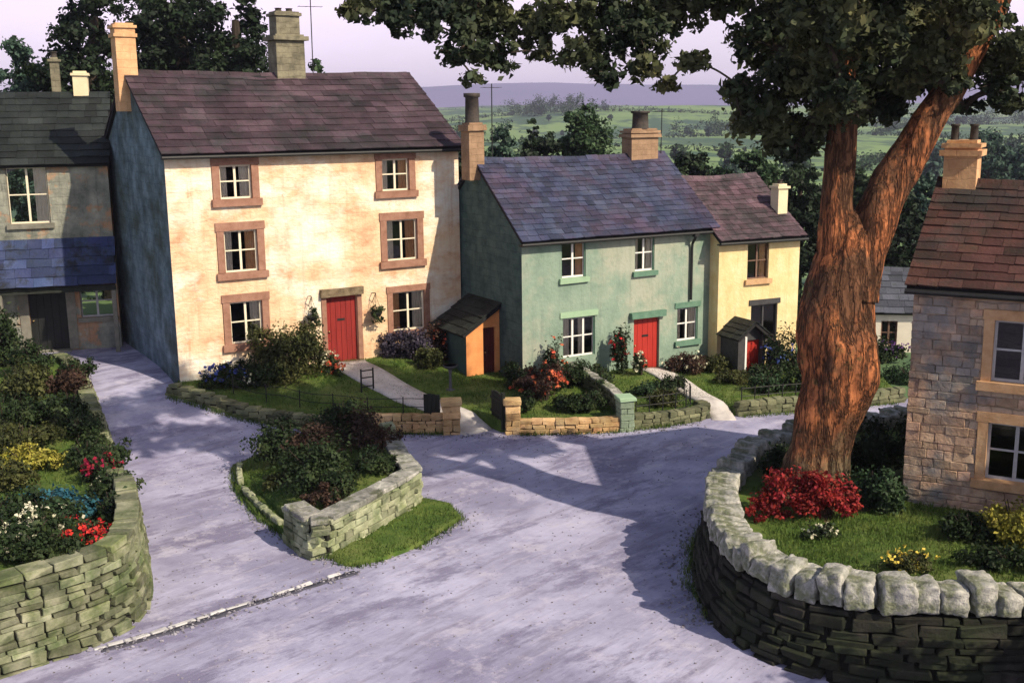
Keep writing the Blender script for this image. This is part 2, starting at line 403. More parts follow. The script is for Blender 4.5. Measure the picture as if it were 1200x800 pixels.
def road_mat():
    m = bpy.data.materials.new('worn_lavender_tarmac'); m.use_nodes = True; nt = m.node_tree; nt.nodes.clear(); L = nt.links.new
    out = nn(nt, 'ShaderNodeOutputMaterial'); bs = nn(nt, 'ShaderNodeBsdfPrincipled'); bs.inputs['Roughness'].default_value = .85; bs.inputs['Specular IOR Level'].default_value = .25
    L(bs.outputs[0], out.inputs[0]); tc = nn(nt, 'ShaderNodeTexCoord')
    def noise(scale, stretch=(1, 1, 1), rot=0, detail=7, rough=.65, loc=(0, 0, 0)):
        mp = nn(nt, 'ShaderNodeMapping'); mp.vector_type = 'TEXTURE'; mp.inputs['Rotation'].default_value = (0, 0, rot); mp.inputs['Scale'].default_value = stretch; mp.inputs['Location'].default_value = loc
        L(tc.outputs['Object'], mp.inputs[0]); n = nn(nt, 'ShaderNodeTexNoise'); n.inputs['Scale'].default_value = scale; n.inputs['Detail'].default_value = detail; n.inputs['Roughness'].default_value = rough
        L(mp.outputs[0], n.inputs['Vector']); return n.outputs[0]
    def rng_(src, a, b, c=0, d=1):
        r = nn(nt, 'ShaderNodeMapRange'); r.inputs[1].default_value = a; r.inputs[2].default_value = b; r.inputs[3].default_value = c; r.inputs[4].default_value = d; L(src, r.inputs[0]); return r.outputs[0]
    def mix(f, a, b, blend='MIX'):
        x = nn(nt, 'ShaderNodeMixRGB', blend_type=blend)
        for sck, v in ((0, f), (1, a), (2, b)):
            if isinstance(v, tuple): x.inputs[sck].default_value = (*v, 1)
            elif isinstance(v, (int, float)): x.inputs[sck].default_value = v
            else: L(v, x.inputs[sck])
        return x.outputs[0]
    base = mix(rng_(noise(.33), .38, .62), (.20, .195, .33), (.42, .42, .60))
    # long worn streaks along the way the traffic turns
    base = mix(rng_(noise(1.1, (3.2, .55, 1), R(48), 8, .7), .52, .68, 0, .75), base, (.125, .115, .185))
    base = mix(rng_(noise(1.6, (3.5, .4, 1), R(44), 8, .7, (5, 3, 0)), .56, .7, 0, .7), base, (.47, .45, .54))
    # tar patches and dirt
    base = mix(rng_(noise(.42, (1.6, .7, 1), R(40), 9, .75, (11, 4, 0)), .51, .59, 0, .85), base, (.12, .11, .215))
    base = mix(rng_(noise(.8, (1, 1, 1), 0, 9, .75, (1, 14, 0)), .54, .62, 0, .6), base, (.50, .48, .60))
    base = mix(rng_(noise(3, detail=9, rough=.8), .55, .68, 0, .6), base, (.13, .12, .18))
    base = mix(rng_(noise(90, detail=2), .35, .7, 0, .35), base, (.52, .5, .56))
    # fine cracks
    mp = nn(nt, 'ShaderNodeMapping'); L(tc.outputs['Object'], mp.inputs[0]); nz = nn(nt, 'ShaderNodeTexNoise'); nz.inputs['Scale'].default_value = 1.5; nz.inputs['Detail'].default_value = 5; L(mp.outputs[0], nz.inputs['Vector'])
    vm = nn(nt, 'ShaderNodeVectorMath', operation='MULTIPLY_ADD'); vm.inputs[1].default_value = (.9, .9, 0); L(nz.outputs['Color'], vm.inputs[0]); L(mp.outputs[0], vm.inputs[2])
    vo = nn(nt, 'ShaderNodeTexVoronoi', feature='DISTANCE_TO_EDGE'); vo.inputs['Scale'].default_value = .42; L(vm.outputs[0], vo.inputs['Vector'])
    ck = nn(nt, 'ShaderNodeMath', operation='MULTIPLY'); L(rng_(vo.outputs['Distance'], .004, .016, 1, 0), ck.inputs[0]); L(rng_(noise(.5, loc=(2, 9, 0)), .56, .68, 0, .6), ck.inputs[1])
    base = mix(ck.outputs[0], base, (.05, .048, .075))
    L(base, bs.inputs['Base Color'])
    h1 = noise(1.4, (3, .6, 1), R(48), 8, .7); h2 = noise(60, detail=3)
    ad = nn(nt, 'ShaderNodeMath', operation='MULTIPLY_ADD'); ad.inputs[1].default_value = .18; L(h2, ad.inputs[0]); L(h1, ad.inputs[2])
    a2 = nn(nt, 'ShaderNodeMath', operation='MULTIPLY_ADD'); a2.inputs[1].default_value = -.12; L(ck.outputs[0], a2.inputs[0]); L(ad.outputs[0], a2.inputs[2])
    bp = nn(nt, 'ShaderNodeBump'); bp.inputs['Strength'].default_value = .6; bp.inputs['Distance'].default_value = .06; L(a2.outputs[0], bp.inputs['Height']); L(bp.outputs[0], bs.inputs['Normal'])
    return m


M['road'] = road_mat()
M['kerb'] = mat('pale_kerb', [A_(.42, .42, .44), A_(.56, .56, .56)], 4, .85, .4, 20, island=.2)
M['grit'] = mat('road_grit_stone', [A_(.12, .115, .14), A_(.3, .29, .33)], 6, .9, 0, island=.4)
M['gutter'] = mat('dark_gutter', [A_(.035, .035, .05), A_(.08, .08, .11)], 3, .7, .3, 20)
M['path'] = mat('pale_flag_path', [A_(.36, .34, .33), A_(.5, .47, .45), A_(.6, .57, .54)], 2.5, .85, .5, 12, island=.18)
M['lawn'] = mat('lawn_grass', [A_(.035, .075, .012), A_(.075, .135, .022), A_(.14, .19, .04)], 2.2, .95, 1.0, 30, cols2=[A_(.1, .15, .03), A_(.17, .2, .06)], scale2=.6, bdist=.05)
M['soil'] = mat('mossy_bank_soil', [A_(.018, .024, .012), A_(.04, .05, .02)], 3, .95, 1, 12, bdist=.06)
M['meadow'] = mat('meadow', [A_(.085, .155, .05), A_(.15, .235, .085), A_(.21, .28, .11)], .012, .95, .3, .6, cols2=[A_(.03, .075, .045), A_(.06, .11, .06)], scale2=.011, f2=(.48, .53), detail=8)
M['hill'] = mat('far_moor', [A_(.10, .095, .19), A_(.15, .13, .26)], .002, .95, 0)
# walling
M['drystone'] = mat('mossy_drystone', [A_(.085, .095, .055), A_(.185, .195, .125), A_(.30, .30, .21)], 2.6, .92, .8, 16, island=.42, cols2=[A_(.05, .07, .03), A_(.12, .15, .06)], scale2=1.1, bdist=.03)
M['drystone_shaded'] = mat('shaded_drystone', [A_(.008, .010, .007), A_(.02, .019, .015), A_(.044, .04, .032)], 2.6, .92, .8, 16, island=.45, cols2=[A_(.012, .018, .009), A_(.028, .034, .016)], scale2=.9, bdist=.03)  # dark mossy stone, darkened further for the deep shade at the lower right
M['drystone_pale'] = mat('pale_green_drystone', [A_(.17, .19, .125), A_(.30, .32, .21), A_(.42, .43, .31)], 2.6, .92, .8, 16, island=.35, cols2=[A_(.09, .12, .06), A_(.2, .23, .12)], scale2=1.3, bdist=.03)
M['drystone_warm'] = mat('warm_drystone', [A_(.34, .2, .09), A_(.52, .35, .17), A_(.62, .46, .26)], 2.6, .92, .8, 16, island=.35, bdist=.03)
M['drystone_olive'] = mat('olive_drystone', [A_(.07, .08, .045), A_(.14, .15, .085), A_(.2, .2, .12)], 2.6, .92, .8, 16, island=.4, bdist=.03)
M['coping'] = mat('pale_coping_stone', [A_(.12, .13, .115), A_(.28, .28, .255), A_(.50, .49, .45)], 3.2, .92, 1.0, 12, island=.3, cols2=[A_(.06, .075, .045), A_(.19, .2, .13)], scale2=1.9, f2=(.5, .62), bdist=.05)
M['pillar_green'] = mat('pale_green_pillar_stone', [A_(.16, .22, .15), A_(.27, .34, .25)], 3, .9, .6, 14, brick=('x', .2, .5, .6, .3))
M['core'] = mat('wall_core', [A_(.012, .012, .01), A_(.02, .02, .015)], 3, .95, 0)
M['timber'] = mat('dark_timber', [A_(.012, .016, .013), A_(.03, .034, .028)], 3, .8, .4, 20, stretch=(3, 3, .4))
# leaves and bark
def leaf(name, cols, scale=.5, tr=.22):
    return mat(name, cols, scale, .65, 0, island=.45, trans=tr, spec=.25, detail=3)
M['bark'] = mat('orange_brown_bark', [A_(.025, .015, .01), A_(.16, .06, .028), A_(.44, .165, .065), A_(.52, .22, .10)], 4.2, .92, 1.0, 9, stretch=(1.5, 1.5, .42), cols2=[A_(.03, .024, .014), A_(.10, .065, .035), A_(.2, .12, .06)], scale2=1.0, f2=(.50, .6), bdist=.12, detail=10)


def bark_mat():
    m = bpy.data.materials.new('fissured_orange_bark'); m.use_nodes = True; nt = m.node_tree; nt.nodes.clear(); L = nt.links.new
    out = nn(nt, 'ShaderNodeOutputMaterial'); bs = nn(nt, 'ShaderNodeBsdfPrincipled'); bs.inputs['Roughness'].default_value = .92; bs.inputs['Specular IOR Level'].default_value = .2; L(bs.outputs[0], out.inputs[0])
    tc = nn(nt, 'ShaderNodeTexCoord')
    def noise(scale, st, loc=(0, 0, 0), detail=7, rough=.65, vec=None):
        mp = nn(nt, 'ShaderNodeMapping'); mp.inputs['Scale'].default_value = st; mp.inputs['Location'].default_value = loc; L(vec or tc.outputs['Object'], mp.inputs[0])
        n = nn(nt, 'ShaderNodeTexNoise'); n.inputs['Scale'].default_value = scale; n.inputs['Detail'].default_value = detail; n.inputs['Roughness'].default_value = rough; L(mp.outputs[0], n.inputs['Vector']); return n.outputs[0]
    def rr(src, a, b, c=0, d=1):
        r = nn(nt, 'ShaderNodeMapRange'); r.inputs[1].default_value = a; r.inputs[2].default_value = b; r.inputs[3].default_value = c; r.inputs[4].default_value = d; L(src, r.inputs[0]); return r.outputs[0]
    def mix(f, a, b):
        x = nn(nt, 'ShaderNodeMixRGB')
        for k, v in ((0, f), (1, a), (2, b)):
            if isinstance(v, tuple): x.inputs[k].default_value = (*v, 1)
            else: L(v, x.inputs[k])
        return x.outputs[0]
    def fiss(n, w):
        a = nn(nt, 'ShaderNodeMath', operation='SUBTRACT'); a.inputs[1].default_value = .5; L(n, a.inputs[0])
        b = nn(nt, 'ShaderNodeMath', operation='ABSOLUTE'); L(a.outputs[0], b.inputs[0]); return rr(b.outputs[0], 0, w)
    f1 = fiss(noise(3.2, (1.3, 1.3, .2), detail=4), .05); f2_ = fiss(noise(6, (1.2, 1.2, .3), (4, 2, 1), detail=5), .04)
    mn = nn(nt, 'ShaderNodeMath', operation='MULTIPLY'); L(f1, mn.inputs[0]); L(rr(f2_, 0, 1, .6, 1), mn.inputs[1])
    plate = mix(rr(noise(5, (1, 1, .5), (1, 1, 1), 8), .35, .65), (.23, .08, .034), (.56, .20, .078))
    plate = mix(rr(noise(.75, (1, 1, .55), (7, 3, 2), 6, .7), .47, .56, 0, .9), plate, (.115, .06, .034))
    plate = mix(rr(noise(1.7, (1, 1, 1), (2, 8, 5), 9, .75), .58, .66, 0, .8), plate, (.075, .08, .03))
    # lichen and moss creeping up from the roots
    sx = nn(nt, 'ShaderNodeSeparateXYZ'); L(tc.outputs['Object'], sx.inputs[0])
    ad_ = nn(nt, 'ShaderNodeMath', operation='MULTIPLY_ADD'); ad_.inputs[1].default_value = 3.2; L(noise(1.3, (1, 1, .8), (3, 1, 9), 8, .7), ad_.inputs[0]); L(rr(sx.outputs[2], 0, 3, 0, -3), ad_.inputs[2])
    plate = mix(rr(ad_.outputs[0], .1, .9, 0, .85), plate, (.13, .115, .07))
    col = mix(mn.outputs[0], (.05, .024, .014), plate)
    L(col, bs.inputs['Base Color'])
    h = nn(nt, 'ShaderNodeMath', operation='MULTIPLY_ADD'); h.inputs[1].default_value = .35; L(noise(16, (1, 1, .6), (0, 0, 0), 8), h.inputs[0]); L(mn.outputs[0], h.inputs[2])
    bp = nn(nt, 'ShaderNodeBump'); bp.inputs['Strength'].default_value = 1; bp.inputs['Distance'].default_value = .06; L(h.outputs[0], bp.inputs['Height']); L(bp.outputs[0], bs.inputs['Normal'])
    return m


M['bark'] = bark_mat()
M['bark_dark'] = mat('dark_bark', [A_(.02, .016, .012), A_(.06, .045, .035)], 3, .92, .8, 8, stretch=(1.5, 1.5, .3), bdist=.05)
M['lf_main'] = leaf('dull_olive_leaves', [A_(.010, .020, .012), A_(.028, .044, .022), A_(.072, .082, .036), A_(.14, .135, .052)], .6)
M['lf_dark'] = leaf('dark_tree_leaves', [A_(.006, .014, .008), A_(.014, .028, .013), A_(.035, .06, .024)], .35)
M['lf_mid'] = leaf('mid_green_leaves', [A_(.014, .034, .016), A_(.032, .066, .028), A_(.07, .11, .045)], .4)
M['lf_teal'] = leaf('blue_green_leaves', [A_(.022, .048, .04), A_(.045, .085, .062), A_(.07, .12, .08)], .3)
M['lf_bush'] = leaf('bush_leaves', [A_(.008, .018, .007), A_(.022, .042, .014), A_(.06, .085, .03)], 1.2)
M['lf_olive'] = leaf('olive_bush_leaves', [A_(.02, .028, .010), A_(.055, .065, .02), A_(.115, .12, .04)], 1.2)
M['lf_brown'] = leaf('bronze_leaves', [A_(.022, .013, .009), A_(.055, .032, .022), A_(.11, .065, .045)], 1.5)
M['lf_red'] = leaf('crimson_leaves', [A_(.10, .008, .008), A_(.26, .022, .018), A_(.38, .05, .035)], 1.5)
M['lf_purple'] = leaf('grey_purple_leaves', [A_(.03, .028, .04), A_(.07, .06, .09), A_(.12, .1, .14)], 1.5)
M['lf_yellow'] = leaf('yellow_green_leaves', [A_(.14, .15, .02), A_(.32, .30, .05), A_(.5, .46, .12)], 1.5)
M['lf_blue'] = leaf('teal_blue_plant', [A_(.01, .05, .075), A_(.025, .11, .16), A_(.06, .19, .24)], 1.8)
M['grass'] = leaf('grass_blades', [A_(.03, .07, .012), A_(.08, .135, .025), A_(.15, .2, .05)], 1.0, .3)
M['fl_white'] = leaf('cream_petals', [A_(.6, .6, .42), A_(.75, .72, .55)], 2, .2)
M['fl_red'] = leaf('scarlet_petals', [A_(.5, .03, .02), A_(.65, .06, .04)], 2, .2)
M['fl_orange'] = leaf('orange_red_petals', [A_(.55, .09, .04), A_(.7, .2, .09)], 2, .2)
M['fl_blue'] = leaf('blue_petals', [A_(.03, .05, .22), A_(.07, .1, .36)], 2, .2)
M['fl_yellow'] = leaf('yellow_petals', [A_(.65, .5, .06), A_(.8, .68, .16)], 2, .2)
M['fl_crimson'] = leaf('crimson_petals', [A_(.22, .008, .025), A_(.36, .02, .05)], 2, .2)
M['fl_violet'] = leaf('violet_petals', [A_(.12, .05, .2), A_(.22, .1, .3)], 2, .2)


# ------------------------------------------------------------------ foliage
def unit(n):
    v = rng.normal(size=(n, 3)); return v / np.linalg.norm(v, axis=1)[:, None]


def leaf_mesh(name, pos, out, size, m, parent=None, aspect=.58, upb=.25, flat=.8):
    n = len(pos)
    nrm = out * flat + unit(n) * .9 + np.array([0, 0, upb]); nrm /= np.linalg.norm(nrm, axis=1)[:, None]
    t = np.cross(nrm, unit(n)); t /= np.linalg.norm(t, axis=1)[:, None] + 1e-9
    b = np.cross(nrm, t)
    s = (size * rng.uniform(.65, 1.2, n) ** 2 * 1.12)[:, None]
    V = np.empty((n, 4, 3))
    V[:, 0] = pos - t * s * .5
    V[:, 1] = pos + b * s * aspect * .5 + nrm * s * .12 + t * s * .08
    V[:, 2] = pos + t * s * .5
    V[:, 3] = pos - b * s * aspect * .5 + nrm * s * .12 + t * s * .08
    me = bpy.data.meshes.new(name)
    me.vertices.add(n * 4); me.vertices.foreach_set('co', V.reshape(-1).astype(np.float32))
    me.loops.add(n * 4); me.loops.foreach_set('vertex_index', np.arange(n * 4, dtype=np.int32))
    me.polygons.add(n); me.polygons.foreach_set('loop_start', np.arange(0, n * 4, 4, dtype=np.int32))
    me.materials.append(m); me.update(calc_edges=True)
    o = bpy.data.objects.new(name, me); COL.objects.link(o)
    if parent is not None: o.parent = parent
    return o


def clump_points(clumps, n, sub=9, subr=.38, shell=.55):
    """leaf positions gathered in sprays inside ellipsoid clumps (cx,cy,cz,rx,ry,rz)"""
    C = np.array(clumps, float)
    w = (C[:, 3] * C[:, 4] * C[:, 5]) ** (2 / 3); w /= w.sum()
    P = []; O = []
    for c, k in zip(C, np.maximum(8, (w * n).astype(int))):
        m = max(3, int(sub * (1 + .4 * rng.random())))
        d = unit(m); r = rng.random(m) ** shell
        sc_ = d * r[:, None] * .82
        which = rng.integers(0, m, k)
        g = rng.normal(0, .5, (k, 3)) * subr * rng.uniform(.6, 1.3, m)[which][:, None]
        q = sc_[which] + g
        P.append(c[:3] + q * c[3:6]); O.append(q / (np.linalg.norm(q, axis=1)[:, None] + 1e-6))
    return np.concatenate(P), np.concatenate(O)


def shrub(name, label, cat, loc, rx, ry, h, m, n=900, size=.10, blossoms=None, group=None, sub=8, clumps=None, aspect=.58):
    """a plant on its base: parts foliage, stem, blossoms"""
    rx *= 1.14; ry *= 1.14; h *= 1.1; n = int(n * 1.9)
    root = empty(name, loc, 0, label, cat, group)
    if clumps is None:
        k = max(3, int(3 + rx * 2.5)); clumps = [(0, 0, h * .5, rx * .75, ry * .75, h * .5)]
        for i in range(k):
            a = rng.uniform(0, 6.28); q = rng.uniform(.35, .75); hh = rng.uniform(.35, .95)
            clumps.append((rx * q * math.cos(a), ry * q * math.sin(a), h * hh * .62, rx * .45, ry * .45, h * .36 * (1.2 - .3 * hh)))
    P, O = clump_points(clumps, n, sub)
    keep = P[:, 2] > .01; P, O = P[keep], O[keep]
    leaf_mesh('foliage', P, O, size, m, root, aspect)
    mb = MB()
    for i in range(5):
        a = rng.uniform(0, 6.28); q = rng.uniform(.2, .55)
        mb.tube([(0, 0, -.25), (rx * q * .4 * math.cos(a), ry * q * .4 * math.sin(a), h * .4), (rx * q * math.cos(a), ry * q * math.sin(a), h * .8)], [.025, .018, .008], 5)
    mb.build('stem', M['bark_dark'], root)
    if blossoms:
        bm_, bn, bs = blossoms
        P2, O2 = clump_points(clumps, int(bn / 4), sub, .3, .35)
        keep = P2[:, 2] > h * .3; P2, O2 = P2[keep], O2[keep]
        P2 = P2 + O2 * .06
        P2 = np.repeat(P2, 4, 0) + rng.normal(0, bs * .35, (len(P2) * 4, 3)); O2 = np.repeat(O2, 4, 0)
        leaf_mesh('blossoms', P2, O2, bs, bm_, root, .85)
    return root


def tree(name, label, loc, h, r, m, n=5000, size=.3, trunk_h=.3, group=None, squash=.8, clumps=None, sub=9):
    root = empty(name, loc, 0, label, 'tree', group)
    mb = MB()
    tr = h * .032 + .05
    pts = [(0, 0, -.6), (rng.normal(0, .05) * h * .1, 0, h * .25), (rng.normal(0, .1) * h * .1, rng.normal(0, .1) * h * .1, h * .6), (0, 0, h * .85)]
    mb.tube(catmull(pts, 4), list(np.linspace(tr * 1.3, tr * .3, 13)), 8)
    if clumps is None:
        clumps = []
        z0_ = h * trunk_h
        nc = int(10 + 4.5 * (h - z0_) / max(r, .5))
        for i in range(nc):
            f = (i + rng.random()) / nc
            z = z0_ + (h - z0_) * (.1 + .82 * f)
            w = r * math.sqrt(max(.08, 1 - ((f - .45) / .62) ** 2))
            a = i * 2.4 + rng.normal(0, .4); q = w * rng.uniform(.25, .72)
            cr = w * rng.uniform(.38, .58)
            clumps.append((q * math.cos(a), q * math.sin(a), z, cr, cr, cr * rng.uniform(.55, .8)))
        clumps.append((0, 0, h - r * .3, r * .35, r * .35, r * .3))
    for c in clumps[:9]:
        z0 = max(h * .15, min(c[2] * .55, h * .6))
        mb.tube(catmull([(0, 0, z0), (c[0] * .4, c[1] * .4, (z0 + c[2]) * .5), (c[0], c[1], c[2])], 4), list(np.linspace(tr * .5, tr * .12, 9)), 6)
    mb.build('trunk', M['bark_dark'], root)
    P, O = clump_points(clumps, n, sub)
    leaf_mesh('crown', P, O, size, m, root)
    return root


def grass_on(name, label_kind, pts, h=.09, w=.022, m=None, parent=None):
    """tufts of blades standing at the given (x,y,z) points"""
    n = len(pts)
    a = rng.uniform(0, 6.283, n); ln = rng.normal(0, .35, (n, 2)) * h
    hh = h * rng.uniform(.5, 1.4, n)
    V = np.empty((n, 3, 3)); d = np.stack([np.cos(a), np.sin(a), np.zeros(n)], 1) * w
    V[:, 0] = pts - d * .5; V[:, 1] = pts + d * .5
    V[:, 2] = pts + np.stack([ln[:, 0], ln[:, 1], hh], 1)
    me = bpy.data.meshes.new(name)
    me.vertices.add(n * 3); me.vertices.foreach_set('co', V.reshape(-1).astype(np.float32))
    me.loops.add(n * 3); me.loops.foreach_set('vertex_index', np.arange(n * 3, dtype=np.int32))
    me.polygons.add(n); me.polygons.foreach_set('loop_start', np.arange(0, n * 3, 3, dtype=np.int32))
    me.materials.append(m or M['grass']); me.update(calc_edges=True)
    o = bpy.data.objects.new(name, me); COL.objects.link(o)
    if parent: o.parent = parent
    return o


# ------------------------------------------------------------------ ground slabs (a raised sheet with a skirt)
def inside(poly, x, y):
    c = False; n = len(poly); j = n - 1
    for i in range(n):
        xi, yi = poly[i][:2]; xj, yj = poly[j][:2]
        if (yi > y) != (yj > y) and x < (xj - xi) * (y - yi) / (yj - yi) + xi: c = not c
        j = i
    return c


def slab(name, poly, zf, m, step=.45, skirt=.7, zjit=0.0, parent=None, lift=0.0):
    B = []
    N = len(poly)
    for i in range(N):
        a = np.array(poly[i][:2], float); b = np.array(poly[(i + 1) % N][:2], float)
        k = max(1, int(np.linalg.norm(b - a) / step))
        for j in range(k): B.append(a + (b - a) * j / k)
    nb = len(B)
    xs = [q[0] for q in B]; ys = [q[1] for q in B]
    pts = [Vector((q[0], q[1])) for q in B]
    gx = np.arange(min(xs) + step * .5, max(xs), step); gy = np.arange(min(ys) + step * .5, max(ys), step)
    bb = np.array(B)
    for x in gx:
        for y in gy:
            if inside(B, x, y) and np.min(np.hypot(bb[:, 0] - x, bb[:, 1] - y)) > step * .45:
                pts.append(Vector((x + random.uniform(-.1, .1) * step, y + random.uniform(-.1, .1) * step)))
    edges = [(i, (i + 1) % nb) for i in range(nb)]
    vo, eo, fo, ov, oe, of = geometry.delaunay_2d_cdt(pts, edges, [], 1, 1e-5)
    X = np.array([q[0] for q in vo]); Y = np.array([q[1] for q in vo])
    Z = np.asarray(zf(X, Y), float) + lift
    V = [(x, y, z + (zjit * mnoise.noise(Vector((x * 1.3, y * 1.3, 3.1))) if zjit else 0)) for x, y, z in zip(X, Y, Z)]
    Fc = []
    for f in fo:
        f = list(f)
        a, b, c = [V[i] for i in f[:3]]
        if (b[0] - a[0]) * (c[1] - a[1]) - (b[1] - a[1]) * (c[0] - a[0]) < 0: f = f[::-1]
        Fc.append(f)
    cnt = {}
    for f in Fc:
        for i in range(len(f)):
            e = (f[i], f[(i + 1) % len(f)]); cnt[e] = 1
    n = len(V); low = {}
    for (a, b) in list(cnt):
        if (b, a) not in cnt:
            for k in (a, b):
                if k not in low:
                    low[k] = len(V); V.append((V[k][0], V[k][1], V[k][2] - skirt))
            Fc.append([b, a, low[a], low[b]])
    return link_mesh(name, V, Fc, m, parent, smooth=True)


def scatter(poly, zf, n, lift=0.0):
    xs = [q[0] for q in poly]; ys = [q[1] for q in poly]; out = []
    while len(out) < n:
        x = random.uniform(min(xs), max(xs)); y = random.uniform(min(ys), max(ys))
        if inside(poly, x, y): out.append((x, y))
    P = np.array(out)
    return np.column_stack([P, np.asarray(zf(P[:, 0], P[:, 1])) + lift])


def along(pts, n, spread, zf):
    p = Path(pts); out = []
    for i in range(n):
        s = random.uniform(0, p.L); a = p.at(s); t = p.tan(s); o = random.gauss(0, spread)
        out.append((a[0] - t[1] * o, a[1] + t[0] * o))
    P = np.array(out)
    return np.column_stack([P, np.asarray(zf(P[:, 0], P[:, 1]))])


# ------------------------------------------------------------------ stone walls
def drystone(mb, pts, zf, height, course, lens, thick, batter=0.0, side=1, core=True, mi=0, jit=.09, hf=None):
    """courses of separate irregular stones along a path; batter leans the lower courses out to `side`"""
    p = Path(pts)
    H = lambda s: height if hf is None else hf(s / p.L)
    z = 0.0; k = 0
    hmax = max(H(s) for s in np.linspace(0, p.L, 20))
    z = -.12
    while z < hmax - .02:
        ch = course * random.uniform(.6, 1.45)
        s = random.uniform(-.2, 0)
        while s < p.L:
            l = random.uniform(*lens)
            c = min(max(s + l / 2, .01), p.L - .01)
            if z + ch * .5 < H(c):
                a = p.at(c); t = p.tan(c); nrm = np.array([-t[1], t[0]]) * side
                off = batter * max(0, 1 - z / max(H(c), .1)) + random.uniform(-.018, .018)
                q = a + nrm * off
                zz = float(zf(a[0], a[1])) + z + ch / 2
                M3 = np.array([[t[0], -t[1], 0], [t[1], t[0], 0], [0, 0, 1]])
                th = random.uniform(-.05, .05); ct, st = math.cos(th), math.sin(th)
                M3 = M3 @ np.array([[ct, 0, -st], [0, 1, 0], [st, 0, ct]])
                mb.stone((q[0], q[1], zz), (l / 2 - .006, thick / 2 * random.uniform(.9, 1.07), ch / 2 - .004), M3, .17, jit * 1.25, mi)
            s += l
        z += ch; k += 1
    if core:
        for i in range(int(p.L / .4) + 1):
            s0, s1 = i * .4, min(p.L, (i + 1) * .4 + .05)
            if s1 - s0 < .05: continue
            a, b = p.at(s0), p.at(s1); t = p.tan((s0 + s1) / 2); nrm = np.array([-t[1], t[0]]) * side
            h = H((s0 + s1) / 2) - .08; w = thick * .36
            za, zb = float(zf(*a)), float(zf(*b))
            vs = []
            for q, zz in ((a, za), (b, zb)):
                for o in (-w, w):
                    for top in (0, 1):
                        off = o + batter * (1 - top)
                        vs.append((q[0] + nrm[0] * off, q[1] + nrm[1] * off, zz + (h if top else -.2)))
            mb.hexa(vs, 1)


# ------------------------------------------------------------------ building kit (local frame: x along the front, y to the back)
def facade(mb, W, z0, H, holes, depth=.22, y=0.0, mi=0):
    xs = sorted(set([0, W] + [h[0] for h in holes] + [h[1] for h in holes]))
    zs = sorted(set([z0, H] + [h[2] for h in holes] + [h[3] for h in holes]))
    for i in range(len(xs) - 1):
        for j in range(len(zs) - 1):
            cx, cz = (xs[i] + xs[i + 1]) / 2, (zs[j] + zs[j + 1]) / 2
            if any(h[0] < cx < h[1] and h[2] < cz < h[3] for h in holes): continue
            mb.add([(xs[i], y, zs[j]), (xs[i + 1], y, zs[j]), (xs[i + 1], y, zs[j + 1]), (xs[i], y, zs[j + 1])], [(0, 1, 2, 3)], mi)
    for x0, x1, a, b in holes:
        mb.add([(x0, y, a), (x0, y + depth, a), (x0, y + depth, b), (x0, y, b)], [(0, 1, 2, 3)], mi)
        mb.add([(x1, y, a), (x1, y, b), (x1, y + depth, b), (x1, y + depth, a)], [(0, 1, 2, 3)], mi)
        mb.add([(x0, y, a), (x1, y, a), (x1, y + depth, a), (x0, y + depth, a)], [(0, 1, 2, 3)], mi)
        mb.add([(x0, y, b), (x0, y + depth, b), (x1, y + depth, b), (x1, y, b)], [(0, 1, 2, 3)], mi)


def slope(mb, x0, x1, y0, z0, y1, z1, row=.34, length=(.3, .6), th=.03, under=1):
    """slates from the eave (y0,z0) to the ridge (y1,z1), rows parallel to x"""
    d = np.array([0, y1 - y0, z1 - z0]); Ls = np.linalg.norm(d); d /= Ls
    n = np.cross([1, 0, 0], d); n = n if n[2] > 0 else -n
    o = np.array([0, y0, z0])
    # boarding
    vs = []
    for x in (x0 + .03, x1 - .03):
        for t in (.02, Ls):
            for k in (-.09, -.005):
                q = o + d * t + n * k; vs.append((x, q[1], q[2]))
    mb.hexa(vs, under)
    rows = int(round(Ls / row)); row = Ls / rows
    for k in range(rows):
        x = x0 - random.uniform(0, .25)
        wob = random.uniform(-.012, .012)
        while x < x1:
            l = random.uniform(*length) * (1.25 - .5 * k / rows)
            a, b = max(x, x0) + .004, min(x + l, x1) - .004
            x += l
            if b - a < .06: continue
            j = lambda s=.01: random.uniform(-s, s)
            tA = k * row - .03 + wob; tB = (k + 1) * row + .07
            hA, hB = .048 + j(.008), .012
            vs = []
            tj0, tj1 = j(.018), j(.018)
            for xx, tj in ((a, tj0), (b, tj1)):
                for t, h in ((tA + tj, hA + j(.006)), (min(tB, Ls + .02), hB)):
                    for e in (0, th):
                        q = o + d * t + n * (h + e); vs.append((xx, q[1], q[2]))
            mb.hexa(vs, 0)


